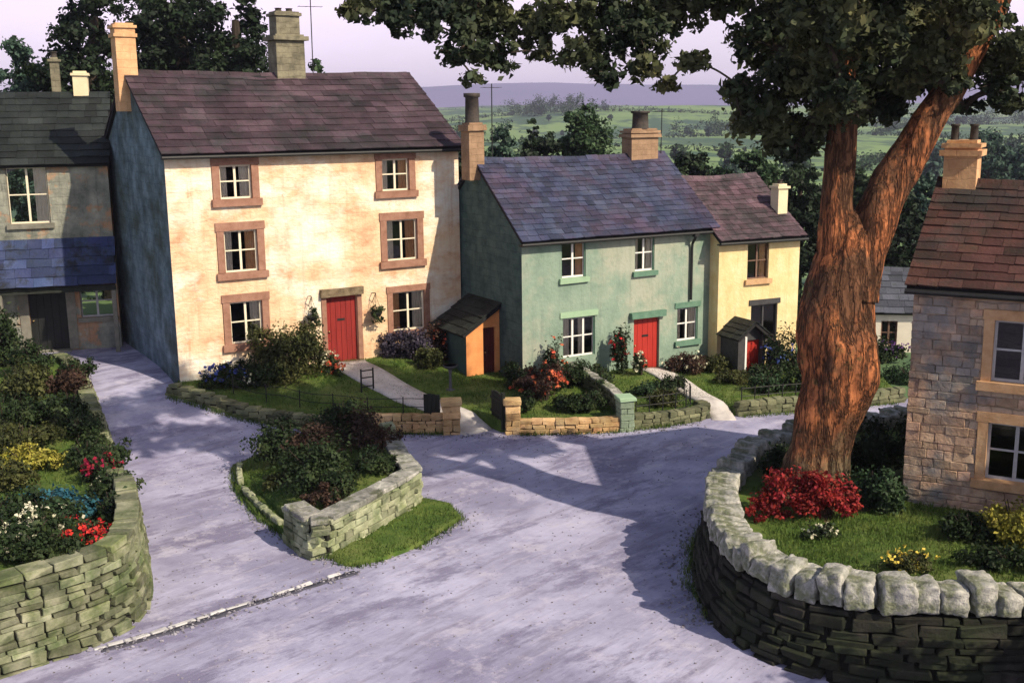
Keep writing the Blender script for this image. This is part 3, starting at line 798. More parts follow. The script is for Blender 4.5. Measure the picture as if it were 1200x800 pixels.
def make_roof(parent, W, D, H, Rr, m, ov=.16, eave=.22, row=.34, length=(.3, .6), ridge_mat=None, name='roof', back=True):
    mb = MB()
    k = Rr / (D / 2)
    slope(mb, -ov, W + ov, -eave, H - eave * k + .06, D / 2, H + Rr + .06, row, length)
    if back: slope(mb, -ov, W + ov, D + eave, H - eave * k + .06, D / 2, H + Rr + .06, row * 1.3, length)
    x = -ov
    while x < W + ov - .05:
        l = min(random.uniform(.4, .55), W + ov - x)
        z = H + Rr + .12 + random.uniform(-.015, .015)
        vs = [(x, D / 2 - .17, z - .16 * k), (x, D / 2 + .17, z - .16 * k), (x, D / 2 + .03, z + .03), (x, D / 2 - .03, z + .03)]
        vs += [(x + l - .012, b, c) for a, b, c in vs]
        mb.add(vs, [(0, 3, 2, 1), (4, 5, 6, 7), (0, 4, 7, 3), (3, 7, 6, 2), (2, 6, 5, 1), (0, 1, 5, 4)], 0)
        x += l
    # an old roof: the ridge sags a little and the slopes ripple
    mb.v = [(x, y, z - max(0, min(1, (z - H) / Rr)) * (.07 * math.sin(math.pi * min(max(x / W, 0), 1)) + .03 * mnoise.noise(Vector((x * .8, y * .8, 2))))) for x, y, z in mb.v]
    return mb.build(name, [m, M['under']], parent)


def chimney(parent, x, y, zb, zt, w, d, m, pots=1, pot_h=.45, cap=True, pot_r=.11, bands=(), x_off=0):
    mb = MB(); hw, hd = w / 2, d / 2
    mb.box(x - hw, x + hw, y - hd, y + hd, zb, zt, 0, .006)
    for z, o, t in bands:
        mb.box(x - hw - o, x + hw + o, y - hd - o, y + hd + o, z, z + t, 0, .008)
    if cap:
        mb.box(x - hw - .06, x + hw + .06, y - hd - .06, y + hd + .06, zt + .002, zt + .09, 0, .008)
        mb.box(x - hw + .03, x + hw - .03, y - hd + .03, y + hd - .03, zt + .092, zt + .16, 0, .008)
    o = mb.build('chimney', m, parent)
    for i in range(pots):
        px = x + (i - (pots - 1) / 2) * .38; z = zt + (.15 if cap else 0)
        pb = MB(); pr = [pot_r * 1.1, pot_r, pot_r * .92, pot_r * 1.15, pot_r * 1.15, pot_r * .8, pot_r * .8]
        pz = [0, .04, pot_h * .85, pot_h * .88, pot_h, pot_h, pot_h - .1]
        pb.tube([(px, y, z + q) for q in pz], pr, 12, caps=False)
        pb.build('chimney_pot', M['pot'], o, True)
    return o


def window(parent, x0, x1, z0, z1, style, frame, trim, curtains='wo', bars=(1, 1), sw=.2, y=0.0, sill=True, lintel=True, label=None, sill_m=None, lint_m=None, slant=0):
    """x0..z1 is the wall opening; returns the window part"""
    wb = MB()
    if style == 'surround':
        ix0, ix1, iz0, iz1 = x0 + sw, x1 - sw, z0 + sw * .95, z1 - sw
        wb.box(x0 - .02, x1 + .02, y - .045, y + .16, iz1, z1 + .01, 0, .007)
        wb.box(x0 + .01, ix0, y - .035, y + .16, iz0, iz1 - .003, 0, .007)
        wb.box(ix1, x1 - .01, y - .035, y + .16, iz0, iz1 - .003, 0, .007)
        o = wb.build('window', trim, parent)
        sb = MB(); sb.box(x0 - .05, x1 + .05, y - .11, y + .17, z0, iz0 - .003, 0, .008); sb.build('sill', sill_m or trim, o)
    else:
        ix0, ix1, iz0, iz1 = x0, x1, z0, z1
        wb.box(x0 + .002, x0 + .035, y + .035, y + .16, z0 + .002, z1 - .002)
        wb.box(x1 - .035, x1 - .002, y + .035, y + .16, z0 + .002, z1 - .002)
        wb.box(x0 + .035, x1 - .035, y + .035, y + .16, z1 - .03, z1 - .002)
        o = wb.build('window', trim, parent)
        if sill:
            sb = MB(); sb.box(x0 - .1, x1 + .1, y - .1, y + .04, z0 - .17, z0 - .003, 0, .008); sb.build('sill', sill_m or trim, o)
        if lintel:
            sb = MB(); sb.box(x0 - .1, x1 + .1, y - .035, y + .03, z1 + .003, z1 + .19, 0, .008); sb.build('lintel', lint_m or trim, o)
    if label: o['label'] = label
    fb = MB(); t = .055; ya, yb = y + .085, y + .135
    fb.box(ix0, ix0 + t, ya, yb, iz0, iz1); fb.box(ix1 - t, ix1, ya, yb, iz0, iz1)
    fb.box(ix0 + t, ix1 - t, ya, yb, iz0, iz0 + t); fb.box(ix0 + t, ix1 - t, ya, yb, iz1 - t, iz1)
    w, h = ix1 - ix0, iz1 - iz0
    for i in range(bars[0]):
        xx = ix0 + w * (i + 1) / (bars[0] + 1); fb.box(xx - .035, xx + .035, ya - .006, yb - .004, iz0 + t, iz1 - t)
    for i in range(bars[1]):
        zz = iz0 + h * (i + 1) / (bars[1] + 1) + .02; fb.box(ix0 + t, ix1 - t, ya + .008, yb - .01, zz - .02, zz + .02)
    fb.build('frame', frame, o)
    gb = MB(); gb.add([(ix0 + .02, y + .112, iz0 + .02), (ix1 - .02, y + .112, iz0 + .02), (ix1 - .02, y + .112, iz1 - .02), (ix0 + .02, y + .112, iz1 - .02)], [(0, 1, 2, 3)])
    gb.build('pane', GLASS, o)
    for k, c in enumerate(curtains):
        if c == '-': continue
        cb = MB(); n = 12
        # 'k' = 0 left of the middle, 1 right edge: a gathered strip of cloth
        wa, wb_ = ((ix0 + w * .54, ix0 + w * .70), (ix1 - w * .34, ix1 - w * .05), (ix0 + w * .05, ix0 + w * .26))[k]
        vs = []
        for j in range(n + 1):
            xx = wa + (wb_ - wa) * j / n; yy = y + .15 + .012 * math.sin(j * 1.9)
            vs += [(xx, yy, iz0 + .02), (xx + random.uniform(-.01, .01), yy, iz1)]
        cb.add(vs, [(2 * j, 2 * j + 2, 2 * j + 3, 2 * j + 1) for j in range(n)])
        cb.build('curtain', M['curtain_w'] if c == 'w' else M['curtain_o'], o)
    return o


def door(parent, x0, x1, z0, z1, m, trim=None, jamb=.14, lintel=None, y=0.0, letterbox=True, handle=True, planks=5, lintel_h=.26, lint_ov=.2, arch=False, inset=.1):
    db = MB(); w = (x1 - x0) / planks
    for i in range(planks):
        xa, xb = x0 + w * i + .006, x0 + w * (i + 1) - .006
        if arch:
            # planks cut to a round head
            cx, rr = (x0 + x1) / 2, (x1 - x0) / 2
            za = z1 - rr + math.sqrt(max(0, rr * rr - (xa - cx) ** 2)); zb = z1 - rr + math.sqrt(max(0, rr * rr - (xb - cx) ** 2))
            db.hexa([(xa, y + inset, z0), (xa, y + inset, za), (xa, y + inset + .05, z0), (xa, y + inset + .05, za), (xb, y + inset, z0), (xb, y + inset, zb), (xb, y + inset + .05, z0), (xb, y + inset + .05, zb)])
        else:
            db.box(xa, xb, y + inset, y + inset + .05, z0, z1)
    db.box(x0, x1, y + inset + .035, y + inset + .06, z0, z1 - ((x1 - x0) * .28 if arch else 0))
    o = db.build('door', m, parent)
    if letterbox:
        lb = MB(); cx = (x0 + x1) / 2; zc = z0 + (z1 - z0) * .64
        lb.box(cx - .13, cx + .13, y + inset - .015, y + inset - .001, zc - .035, zc + .035); lb.build('letterbox', M['iron'], o)
    if handle:
        hb = MB(); hb.tube([(x0 + .1, y + inset - .002, z0 + 1.0 * (z1 - z0) / 2.1), (x0 + .1, y + inset - .06, z0 + 1.0 * (z1 - z0) / 2.1)], [.014, .03], 8); hb.build('handle', M['brass'], o, True)
    if trim:
        fb = MB()
        fb.box(x0 - jamb, x0 - .002, y - .04, y + .2, z0, z1, 0, .006); fb.build('door_jamb', trim, o)
        fb = MB(); fb.box(x1 + .002, x1 + jamb, y - .04, y + .2, z0, z1, 0, .006); fb.build('door_jamb', trim, o)
    if lintel:
        fb = MB(); fb.box(x0 - lint_ov, x1 + lint_ov, y - .16, y + .2, z1 + .003, z1 + lintel_h, 0, .012); fb.build('lintel', lintel, o)
    sb = MB(); sb.box(x0 - .08, x1 + .08, y - .22, y + .19, z0 - .16, z0 - .003, 0, .01); sb.build('doorstep', trim or M['surround_grey'], o)
    return o


def gables(parent, W, D, H, Rr, z0, m, which=(0, 1), rear=True):
    for s in which:
        x = 0 if s == 0 else W
        gb = MB()
        # a fine grid so that the wall can bulge slightly like old rubble
        vs = [(x, 0, z0), (x, D, z0), (x, D, H), (x, D / 2, H + Rr), (x, 0, H)]
        gb.add(vs, [(0, 4, 3, 2, 1) if s == 0 else (0, 1, 2, 3, 4)])
        gb.build('gable_wall', m, parent)
    if rear:
        gb = MB(); gb.add([(0, D, z0), (W, D, z0), (W, D, H), (0, D, H)], [(3, 2, 1, 0)]); gb.build('rear_wall', m, parent)


def gutter(parent, W, H, k, eave=.22, pipes=()):
    mb = MB(); z = H - eave * k - .02
    mb.tube([(-.14, -eave - .06, z), (W * .5, -eave - .06, z - .015), (W + .14, -eave - .06, z - .03)], .055, 8)
    mb.box(-.1, W + .1, -eave + .02, -.005, z - .06, z - .02)
    o = mb.build('gutter', M['iron'], parent)
    for x, zb in pipes:
        pb = MB()
        pb.tube([(x, -eave - .06, z - .04), (x, -eave - .05, z - .16), (x, -.1, z - .4), (x, -.08, z - .6), (x, -.08, zb)], .045, 8)
        pb.box(x - .09, x + .09, -eave - .14, -eave + .02, z - .14, z - .03)
        pb.build('downpipe', M['iron'], parent)
    return o


# ================================================================== GROUND
def axis(a, b, step, far0, far1, grow):
    v = list(np.arange(a, b + .01, step)); s = step; x = v[-1]
    while x < far1: s *= grow; x += s; v.append(x)
    s = step; x = v[0]; pre = []
    while x > far0: s *= grow; x -= s; pre.append(x)
    return np.array(pre[::-1] + v)


GX = axis(-26, 30, .5, -6500, 6500, 1.16); GY = axis(-6, 48, .5, -150, 5200, 1.12)
XX, YY = np.meshgrid(GX, GY); ZZ = G(XX, YY)
nx = len(GX)


def road_cell(x, y):
    if x < -26 or x > 30 or y < -6: return False
    if x > 7: return y < 34.6 + max(0, x - 14) * .12
    if x < -7: return y < 40
    return y < 37


V = np.stack([XX, YY, ZZ], 2).reshape(-1, 3)
rf, gf = [], []
for j in range(len(GY) - 1):
    for i in range(nx - 1):
        f = (j * nx + i, j * nx + i + 1, (j + 1) * nx + i + 1, (j + 1) * nx + i)
        (rf if road_cell((GX[i] + GX[i + 1]) / 2, (GY[j] + GY[j + 1]) / 2) else gf).append(f)
tag(link_mesh('meadow_ground', V, gf, M['meadow'], smooth=True), kind='structure')
tag(link_mesh('road', V, rf, M['road'], smooth=True), kind='structure')

# far moorland ridges
hv, hf_ = [], []
rows_y = [3300, 3600, 3900, 4300, 4700, 5100]
xs_h = np.linspace(-6200, 6200, 120)
for k, y in enumerate(rows_y):
    for x in xs_h:
        prof = 62 + 26 * math.sin(x / 900 + .7) + 16 * math.sin(x / 410 + 2) + 8 * mnoise.noise(Vector((x / 260, k * .6, 0)))
        hv.append((x, y, 6 + (prof + 14) * [0, .55, .9, 1.0, .9, .6][k]))
nh = len(xs_h)
for k in range(len(rows_y) - 1):
    for i in range(nh - 1): hf_.append((k * nh + i, k * nh + i + 1, (k + 1) * nh + i + 1, (k + 1) * nh + i))
tag(link_mesh('distant_hills', hv, hf_, M['hill'], smooth=True), kind='structure')

# ================================================================== FRONT GARDENS
lawn_a = EDGE_A + [(-1.45, 31.6), (-2.3, 33.0), (-3.3, 33.2), (-4.9, 35.1), (-5.1, 36.6), (-10.0, 33.5)]
gA = [(-10.3, 33.05), (-9.0, 32.5), (-7.5, 31.88), (-5.77, 31.6), (-4.0, 31.43), (-1.75, 31.45), (-1.75, 31.9)]
A_O = np.array((-10.170, 33.324)); A_ANG = R(31.653); A_U = np.array((math.cos(A_ANG), math.sin(A_ANG))); A_V = np.array((-A_U[1], A_U[0]))
B_O = np.array((.3322, 34.8396)); B_ANG = R(28.886); B_U = np.array((math.cos(B_ANG), math.sin(B_ANG))); B_V = np.array((-B_U[1], B_U[0]))
PA = lambda x, y: tuple(A_O + A_U * x + A_V * y)
PB = lambda x, y: tuple(B_O + B_U * x + B_V * y)
garden_poly = [(-10.35, 33.0), (-9.11, 32.54), (-7.57, 31.9), (-5.77, 31.6), (-4.01, 31.43), (-1.62, 31.36), (-2.22, 32.12), (-1.38, 32.78), (-.36, 31.22), (-0.13, 31.2), (1.95, 31.2), (3.47, 31.58), (5.04, 32.07), (5.85, 32.5), (5.72, 33.35), (6.48, 33.5),
               (6.7, 32.7), (7.82, 33.12), (9.47, 33.45), (10.61, 33.71), (12.2, 34.3), (12.4, 36.5), (10.5, 39.8), PB(7.6, 1.2), PB(4, 1.2), PB(.2, 1), PB(.2, 5), PA(9.9, 1.5), PA(5, 1.2), PA(.3, .8), PA(-.15, -.1)]
lw = tag(slab('garden_lawn', garden_poly, FL, M['lawn'], .4, 1.0, .05), kind='structure')
tag(grass_on('lawn_grass', '', scatter(garden_poly, FL, 52000, -.01), .075, .022), kind='stuff')


def strip_poly(c, w):
    p = Path(catmull(c, 6)); L_, R_ = [], []
    for s in np.linspace(0, p.L, 16):
        a = p.at(s); t = p.tan(s); n = np.array([-t[1], t[0]]); ww = np.interp(s / p.L, np.linspace(0, 1, len(w)), w)
        L_.append(tuple(a + n * ww / 2)); R_.append(tuple(a - n * ww / 2))
    return R_ + L_[::-1]


pathA = strip_poly([PA(5.4, -.15), PA(5.35, -.9), (-3.4, 33.7), (-2.0, 32.4), (-1.0, 31.15)], [1.3, 1.15, 1.0, 1.0, .95])
ramp = lambda x, y, a, b: G(x, y) + .02 + (FL(x, y) + .05 - G(x, y) - .02) * ss(a, b, y)
tag(slab('garden_path', pathA, lambda x, y: ramp(x, y, 31.2, 32.35), M['path'], .3, .3, .02), kind='structure')
pathB = strip_poly([PB(4.85, -.15), PB(4.9, -.9), (5.75, 34.3), (6.25, 32.75), (6.3, 32.2)], [1.1, 1.0, .8, .75, .7])
tag(slab('garden_path', pathB, lambda x, y: ramp(x, y, 32.4, 33.3), M['path'], .3, .3, .02), kind='structure')


def wall_thing(name, label, pts, zf, height, course, lens, thick, m, group=None, batter=0, side=1, hf=None, coping=None, smooth=6, cat='wall', jit=.09):
    pp = catmull(pts, smooth)
    root = empty(name, (pp[0][0], pp[0][1], float(zf(pp[0][0], pp[0][1]))), 0, label, cat, group)
    mb = MB(); drystone(mb, pp, zf, height, course, lens, thick, batter, side, True, 0, jit, hf)
    o = mb.build('stonework', [m, M['core']], root); o.location = -root.location
    if coping:
        cm, ch, cl, ov = coping
        p = Path(pp); s = 0; cb = MB()
        while s < p.L - .05:
            l = random.uniform(*cl); c = min(s + l / 2, p.L); a = p.at(c); t = p.tan(c)
            h = height if hf is None else hf(c / p.L)
            M3 = np.array([[t[0], -t[1], 0], [t[1], t[0], 0], [0, 0, 1]])
            cb.stone((a[0], a[1], float(zf(*a)) + h + ch / 2 - .01), (l / 2 - .006, thick / 2 + ov, ch / 2 * random.uniform(.85, 1.1)), M3, .35, .1)
            s += l
        o2 = cb.build('coping', cm, root); o2.location = -root.location
    return root


def pillar(name, label, x, y, w, zb, zt, m, cap_m, rz=0, group=None):
    root = empty(name, (x, y, zb), rz, label, 'gate pillar', group)
    mb = MB(); z = -.1
    while z < zt - zb - .04:
        h = random.uniform(.13, .22); h = min(h, zt - zb - z)
        sp = random.choice([0, 1, 2]); j = random.uniform(-.015, .015)
        if sp == 0: mb.stone((j, 0, z + h / 2), (w / 2, w / 2, h / 2 - .004), None, .2, .07)
        else:
            q = random.uniform(-.1, .1) * w
            mb.stone((-w / 4 + q / 2, 0, z + h / 2), (w / 4 + q / 2 - .004, w / 2, h / 2 - .004), None, .2, .07)
            mb.stone((w / 4 + q / 2, 0, z + h / 2), (w / 4 - q / 2 - .004, w / 2, h / 2 - .004), None, .2, .07)
        z += h
    mb.build('shaft', m, root)
    cb = MB(); cb.stone((0, 0, zt - zb + .06), (w / 2 + .05, w / 2 + .05, .065), None, .3, .06); cb.build('cap', cap_m, root)
    return root


wall_thing('garden_wall', 'low mossy dark stone edging wall curving below the lawn of the tall cream house', [(-10.35, 33.0), (-9.11, 32.5), (-7.57, 31.82), (-5.77, 31.52), (-4.4, 31.38)], G, .42, .12, (.2, .45), .3, M['drystone_olive'], 'low walls of the front gardens')
wall_thing('garden_wall', 'short warm sunlit stone wall left of the wooden garden gate', [(-4.35, 31.36), (-3.2, 31.28), (-2.05, 31.28)], G, .5, .13, (.2, .42), .32, M['drystone_warm'], 'low walls of the front gardens')
pillar('gate_pillar', 'stout ochre stone gate pillar at the left of the pale garden path', -1.78, 31.22, .5, 0, .86, M['drystone_warm'], M['drystone_warm'], .1)
pillar('gate_pillar', 'ochre stone gate pillar with rounded cap right of the wooden garden gate', -.02, 31.12, .42, 0, .88, M['drystone_warm'], M['drystone_warm'], .05)
wall_thing('garden_wall', 'warm buff stone wall between the ochre pillar and the pale green pillar', [(.22, 31.08), (1.2, 31.05), (2.2, 31.1), (2.95, 31.25)], G, .46, .12, (.18, .42), .32, M['drystone_warm'], 'low walls of the front gardens')
pillar('gate_pillar', 'square pale green stone pillar in front of the green cottage', 3.25, 31.3, .42, 0, .9, M['pillar_green'], M['trim_pale'], .25)
wall_thing('garden_wall', 'low olive stone wall curving under the iron railing to the white path', [(3.55, 31.5), (4.4, 31.75), (5.2, 32.1), (5.75, 32.5), (5.72, 33.0)], G, .42, .12, (.2, .42), .32, M['drystone_olive'], 'low walls of the front gardens')
wall_thing('garden_wall', 'low dark stone wall under the hedge in front of the yellow cottage', [(6.85, 32.75), (7.82, 33.05), (9.47, 33.38), (10.61, 33.64), (12.2, 34.2)], G, .4, .12, (.2, .42), .32, M['drystone_olive'], 'low walls of the front gardens')
wall_thing('dividing_wall', 'narrow wall with pale flat coping running down between the two front gardens', [(1.55, 36.3), (2.3, 34.8), (3.0, 33.1), (3.25, 31.65)], FL, .48, .14, (.2, .4), .22, M['drystone_olive'], None, coping=(M['coping'], .06, (.35, .6), .04))


def railing(name, label, pts, zf, h, post_gap, rails, group=None):
    p = Path(catmull(pts, 6)); a0 = p.at(0); z0 = float(zf(*a0))
    root = empty(name, (a0[0], a0[1], z0), 0, label, 'railing', group)
    n = max(2, int(p.L / post_gap) + 1)
    for i in range(n):
        a = p.at(p.L * i / (n - 1)); z = float(zf(*a)); mb = MB()
        mb.tube([(a[0] - a0[0], a[1] - a0[1], z - z0 - .15), (a[0] - a0[0] + random.uniform(-.02, .02), a[1] - a0[1], z - z0 + h + .05)], .018, 6)
        mb.build('post', M['iron'], root)
    for r in rails:
        mb = MB(); L_ = []
        for s in np.linspace(0, p.L, 24):
            a = p.at(s); L_.append((a[0] - a0[0], a[1] - a0[1], float(zf(*a)) - z0 + h * r))
        mb.tube(L_, .011, 5); mb.build('rail', M['iron'], root)
    return root


railing('iron_railing', 'thin black two bar railing along the lawn of the tall cream house', [(-8.4, 32.75), (-7.2, 32.5), (-5.9, 32.25), (-4.5, 32.05), (-2.9, 32.0), (-2.2, 31.9)], FL, .5, 1.0, (.5, 1))
railing('iron_railing', 'black railing around the small lawn in front of the green cottage', [(3.6, 31.75), (4.5, 32.1), (5.2, 32.5), (5.45, 33.3), (5.2, 34.2)], FL, .55, .42, (.12, .55, 1))
railing('iron_railing', 'dark railing over the low wall in front of the yellow cottage', [(6.95, 32.95), (7.8, 33.25), (9.2, 33.6)], FL, .55, .45, (.12, .55, 1))

# wooden gate standing open between the ochre pillars
g = empty('garden_gate', (-.3, 31.25, .28), R(112), 'dark wooden plank gate standing open beside the ochre pillar', 'gate')
for i in range(6):
    mb = MB(); mb.box(i * .14, i * .14 + .125, -.02, .02, .04, .78 + .06 * math.sin(i / 5 * math.pi), 0, .004); mb.build('board', M['timber'], g)
for z_ in (.16, .56): mb = MB(); mb.box(0, .83, .022, .055, z_, z_ + .08); mb.build('brace', M['timber'], g)
mb = MB(); mb.box(-.1, -.01, -.05, .05, -.2, .9); mb.build('hinge_post', M['timber'], g)
g = empty('garden_gate', (-2.62, 32.0, .36), R(-20), 'small dark gate beside the stout ochre pillar at the lawn corner', 'gate')
for i in range(4):
    mb = MB(); mb.box(i * .13, i * .13 + .115, -.02, .02, .02, .62 + random.uniform(-.02, .02)); mb.build('board', M['timber'], g)
for z_ in (.12, .45): mb = MB(); mb.box(0, .5, .022, .05, z_, z_ + .07); mb.build('brace', M['timber'], g)
# small wicket between the two lawns, at the edge of the path
g = empty('wicket_gate', (-4.5, 33.75, float(FL(-4.5, 33.75))), R(30), 'tiny black iron wicket standing at the left edge of the pale garden path', 'gate')
for x_ in (-.2, .2):
    mb = MB(); mb.tube([(x_, 0, -.15), (x_, 0, .72)], .028, 7); mb.build('post', M['iron'], g)
for z_ in (.14, .42, .64):
    mb = MB(); mb.box(-.172, .172, -.012, .012, z_, z_ + .035); mb.build('rail', M['iron'], g)
# bird bath on the right lawn
g = empty('bird_bath', (-1.95, 34.2, float(FL(-1.95, 34.2))), 0, 'thin dark stone bird bath on the lawn below the shed', 'bird bath')
mb = MB(); mb.tube([(0, 0, z) for z in (-.05, .03, .06, .5, .68)], [.16, .15, .05, .04, .07], 12); mb.build('pedestal', M['lead'], g, True)
mb = MB(); mb.tube([(0, 0, z) for z in (.68, .72, .80, .80, .76)], [.08, .17, .24, .21, .1], 16); mb.build('bowl', M['lead'], g, True)

# ================================================================== TALL CREAM HOUSE
hA = empty('tall_house', (-10.170, 33.324, 1.2206), A_ANG, 'tall three storey cream house with plum slate roof and brown stone window surrounds', 'house')
W_, D_, H_, RR_ = 9.884, 7.513, 6.814, 2.353
winA = [(1.38, 2.85, 5.12, 6.6), (1.4, 2.92, 2.87, 4.62), (1.45, 2.95, .62, 2.4), (6.78, 8.24, 5.12, 6.62), (6.88, 8.48, 2.8, 4.62), (7.05, 8.65, .43, 2.16)]
doorA = (4.86, 5.95, -.18, 2.03)
mb = MB(); facade(mb, W_, -1.4, H_, winA + [doorA]); mb.build('wall', M['cream'], hA)
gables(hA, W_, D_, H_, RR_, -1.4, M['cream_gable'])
make_roof(hA, W_, D_, H_, RR_, M['slate_plum'], .14, .24, .36, (.35, .8))
gutter(hA, W_, H_, RR_ / (D_ / 2), .24)
for i, w in enumerate(winA):
    window(hA, *w, 'surround', M['sash_cream'], M['surround'], ['-ww', '-ow', '-w-', '-ow', '-ow', '-wo'][i], sw=.235 if i < 5 else .2)
door(hA, *doorA, M['red_door_dark'], M['surround'], .16, M['lintel_dark'], planks=6)
chimney(hA, -.02, D_ / 2, 8.0, 10.55, .62, .62, M['ch_ochre'], 0, bands=((10.28, .05, .1),))
chimney(hA, 5.4, D_ / 2 + .1, 8.6, 10.5, 1.0, .85, M['ch_grey'], 0, bands=((10.3, .12, .13),), cap=False)
chimney(hA, 5.38, D_ / 2 + .1, 10.45, 11.25, .82, .7, M['ch_grey'], 2, .12, bands=((11.1, .07, .1),), cap=False)


def aerial(name, label, loc, h, rz, kind=0):
    r = empty(name, loc, rz, label, 'aerial')
    mb = MB(); mb.tube([(0, 0, -.4), (0.02, 0, h)], .018, 6); mb.build('mast', M['iron'], r)
    mb = MB()
    for zz, w, n in ((h - .06, .55, 5), (h - .5, .4, 4)) if kind == 0 else ((h - .12, .3, 3),):
        mb.tube([(-w, 0, zz), (w, 0, zz)], .01, 5)
        for i in range(n): xx = -w + 2 * w * i / (n - 1); mb.tube([(xx, -.18, zz), (xx, .18, zz)], .007, 4)
    mb.build('antenna', M['iron'], r)
    return r


def loc_of(h, x, y, z):
    a = h.rotation_euler.z
    return (h.location.x + math.cos(a) * x - math.sin(a) * y, h.location.y + math.sin(a) * x + math.cos(a) * y, h.location.z + z)


aerial('tv_aerial', 'tall thin aerial mast on the ridge of the tall cream house', loc_of(hA, 6.3, D_ / 2, 9.25), 2.7, R(20))
for x, z, lb in ((4.26, 1.5, 'hanging basket of dark trailing leaves left of the deep red door'), (6.5, 1.4, 'hanging basket of green leaves right of the deep red door')):
    b = empty('hanging_basket', loc_of(hA, x, -.3, z), A_ANG, lb, 'hanging basket', 'hanging baskets by the front door')
    mb = MB(); mb.tube([(0, 0, zz) for zz in (-.14, -.1, 0, .02)], [.06, .15, .2, .21], 10); mb.build('bowl', M['timber'], b, True)
    mb = MB(); mb.tube([(0, .3, .62), (0, .02, .66), (0, -.02, .6)], .014, 5); mb.tube([(0, .3, .3), (0, .02, .64)], .012, 5); mb.build('bracket', M['iron'], b)
    mb = MB()
    for k in range(3): mb.tube([(.18 * math.cos(k * 2.1), .18 * math.sin(k * 2.1), .02), (0, 0, .6)], .006, 4)
    mb.build('chain', M['iron'], b)
    P, O = clump_points([(0, 0, .06, .3, .28, .26), (.05, -.05, -.18, .24, .2, .24)], 420, 7); leaf_mesh('foliage', P, O, .085, M['lf_bush'], b)

# ================================================================== GREEN COTTAGE
hB = empty('green_cottage', (.3322, 34.8396, .582), B_ANG, 'two storey sage green cottage with blue slate roof and bright red door', 'house')
W_, D_, H_, RR_ = 7.56, 6.0, 4.618, 2.284
winB = [(1.46, 2.38, 3.24, 4.42), (4.31, 5.11, 3.24, 4.42), (1.5, 2.75, .62, 1.93), (6.1, 7.0, .68, 1.83)]
doorB = (4.3, 5.36, -.15, 1.66)
mb = MB(); facade(mb, W_, -1.2, H_, winB + [doorB]); mb.build('wall', M['green'], hB)
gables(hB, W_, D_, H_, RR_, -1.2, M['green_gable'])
make_roof(hB, W_, D_, H_, RR_, M['slate_blue'], .12, .22, .26, (.24, .46))
gutter(hB, W_, H_, RR_ / (D_ / 2), .22, [(6.62, 2.1)])
for i, w in enumerate(winB):
    window(hB, *w, 'plain', M['white'], M['trim_green'], ['-o-', '-ww', 'w-w', '-ww'][i], sill=i != 2, lintel=i > 1, lint_m=M['trim_pale'] if i == 2 else M['trim_green'], sill_m=M['trim_pale'] if i == 0 else M['trim_green'], bars=((1, 1), (1, 1), (2, 1), (1, 1))[i])
door(hB, *doorB, M['red_door'], None, .1, M['trim_green'], planks=5, lintel_h=.2, lint_ov=.18)
chimney(hB, -.12, D_ / 2, 6.3, 8.0, .55, .6, M['ch_tan'], 1, .95, pot_r=.24, bands=((7.9, .07, .1),))
chimney(hB, 6.6, D_ / 2, 6.2, 7.7, 1.15, .62, M['ch_tan'], 1, .62, pot_r=.3, bands=((7.55, .08, .12),))
aerial('tv_aerial', 'thin aerial beside the broad chimney of the green cottage', loc_of(hB, 7.45, D_ / 2 - .1, 6.8), 1.75, R(-20), 1)
aerial('tv_aerial', 'thin tall aerial beside the sooty pot at the left end of the blue roof', loc_of(hB, .6, D_ / 2, 6.8), 2.6, R(30), 1)

# lean-to shed in the gap against the green cottage
hS = empty('lean_to_shed', loc_of(hB, -1.25, 1.5, .1), B_ANG, 'small lean-to shed with black slate roof and lit ochre front beside the green cottage', 'shed')
mb = MB(); dS = (.62, 1.08, -.1, 1.5); sw_, sd_ = 1.23, 2.25
mb2 = MB()
vs = [(0, 0, -.8), (sw_, 0, -.8), (sw_, 0, 2.15), (0, 0, 1.38)]
for x0, x1 in ((0, dS[0]), (dS[0], dS[1]), (dS[1], sw_)):
    za, zb = 1.38 + .626 * x0, 1.38 + .626 * x1
    lo = dS[3] if x0 == dS[0] else -.8
    mb.add([(x0, 0, lo), (x1, 0, lo), (x1, 0, zb), (x0, 0, za)], [(0, 1, 2, 3)])
for x in (dS[0], dS[1]): mb.add([(x, 0, -.8), (x, .2, -.8), (x, .2, dS[3]), (x, 0, dS[3])], [(0, 1, 2, 3)])
mb.build('wall', M['shed_wall'], hS)
mb = MB(); mb.add([(0, 0, -.8), (0, sd_, -.8), (0, sd_, 1.38), (0, 0, 1.38)], [(0, 1, 2, 3)]); mb.build('side_wall', M['shed_side'], hS)
door(hS, *dS, M['maroon'], None, letterbox=False, planks=4)
# mono-pitch roof: rows run along y
mb = MB(); slope(mb, -.15, sd_, 0, 0, 1.6, 1.0, .3, (.25, .5))
mb.v = [(-.2 + y, -.0 + (x), 1.33 + z) for x, y, z in mb.v]
mb.build('roof', [M['slate_black'], M['under']], hS)

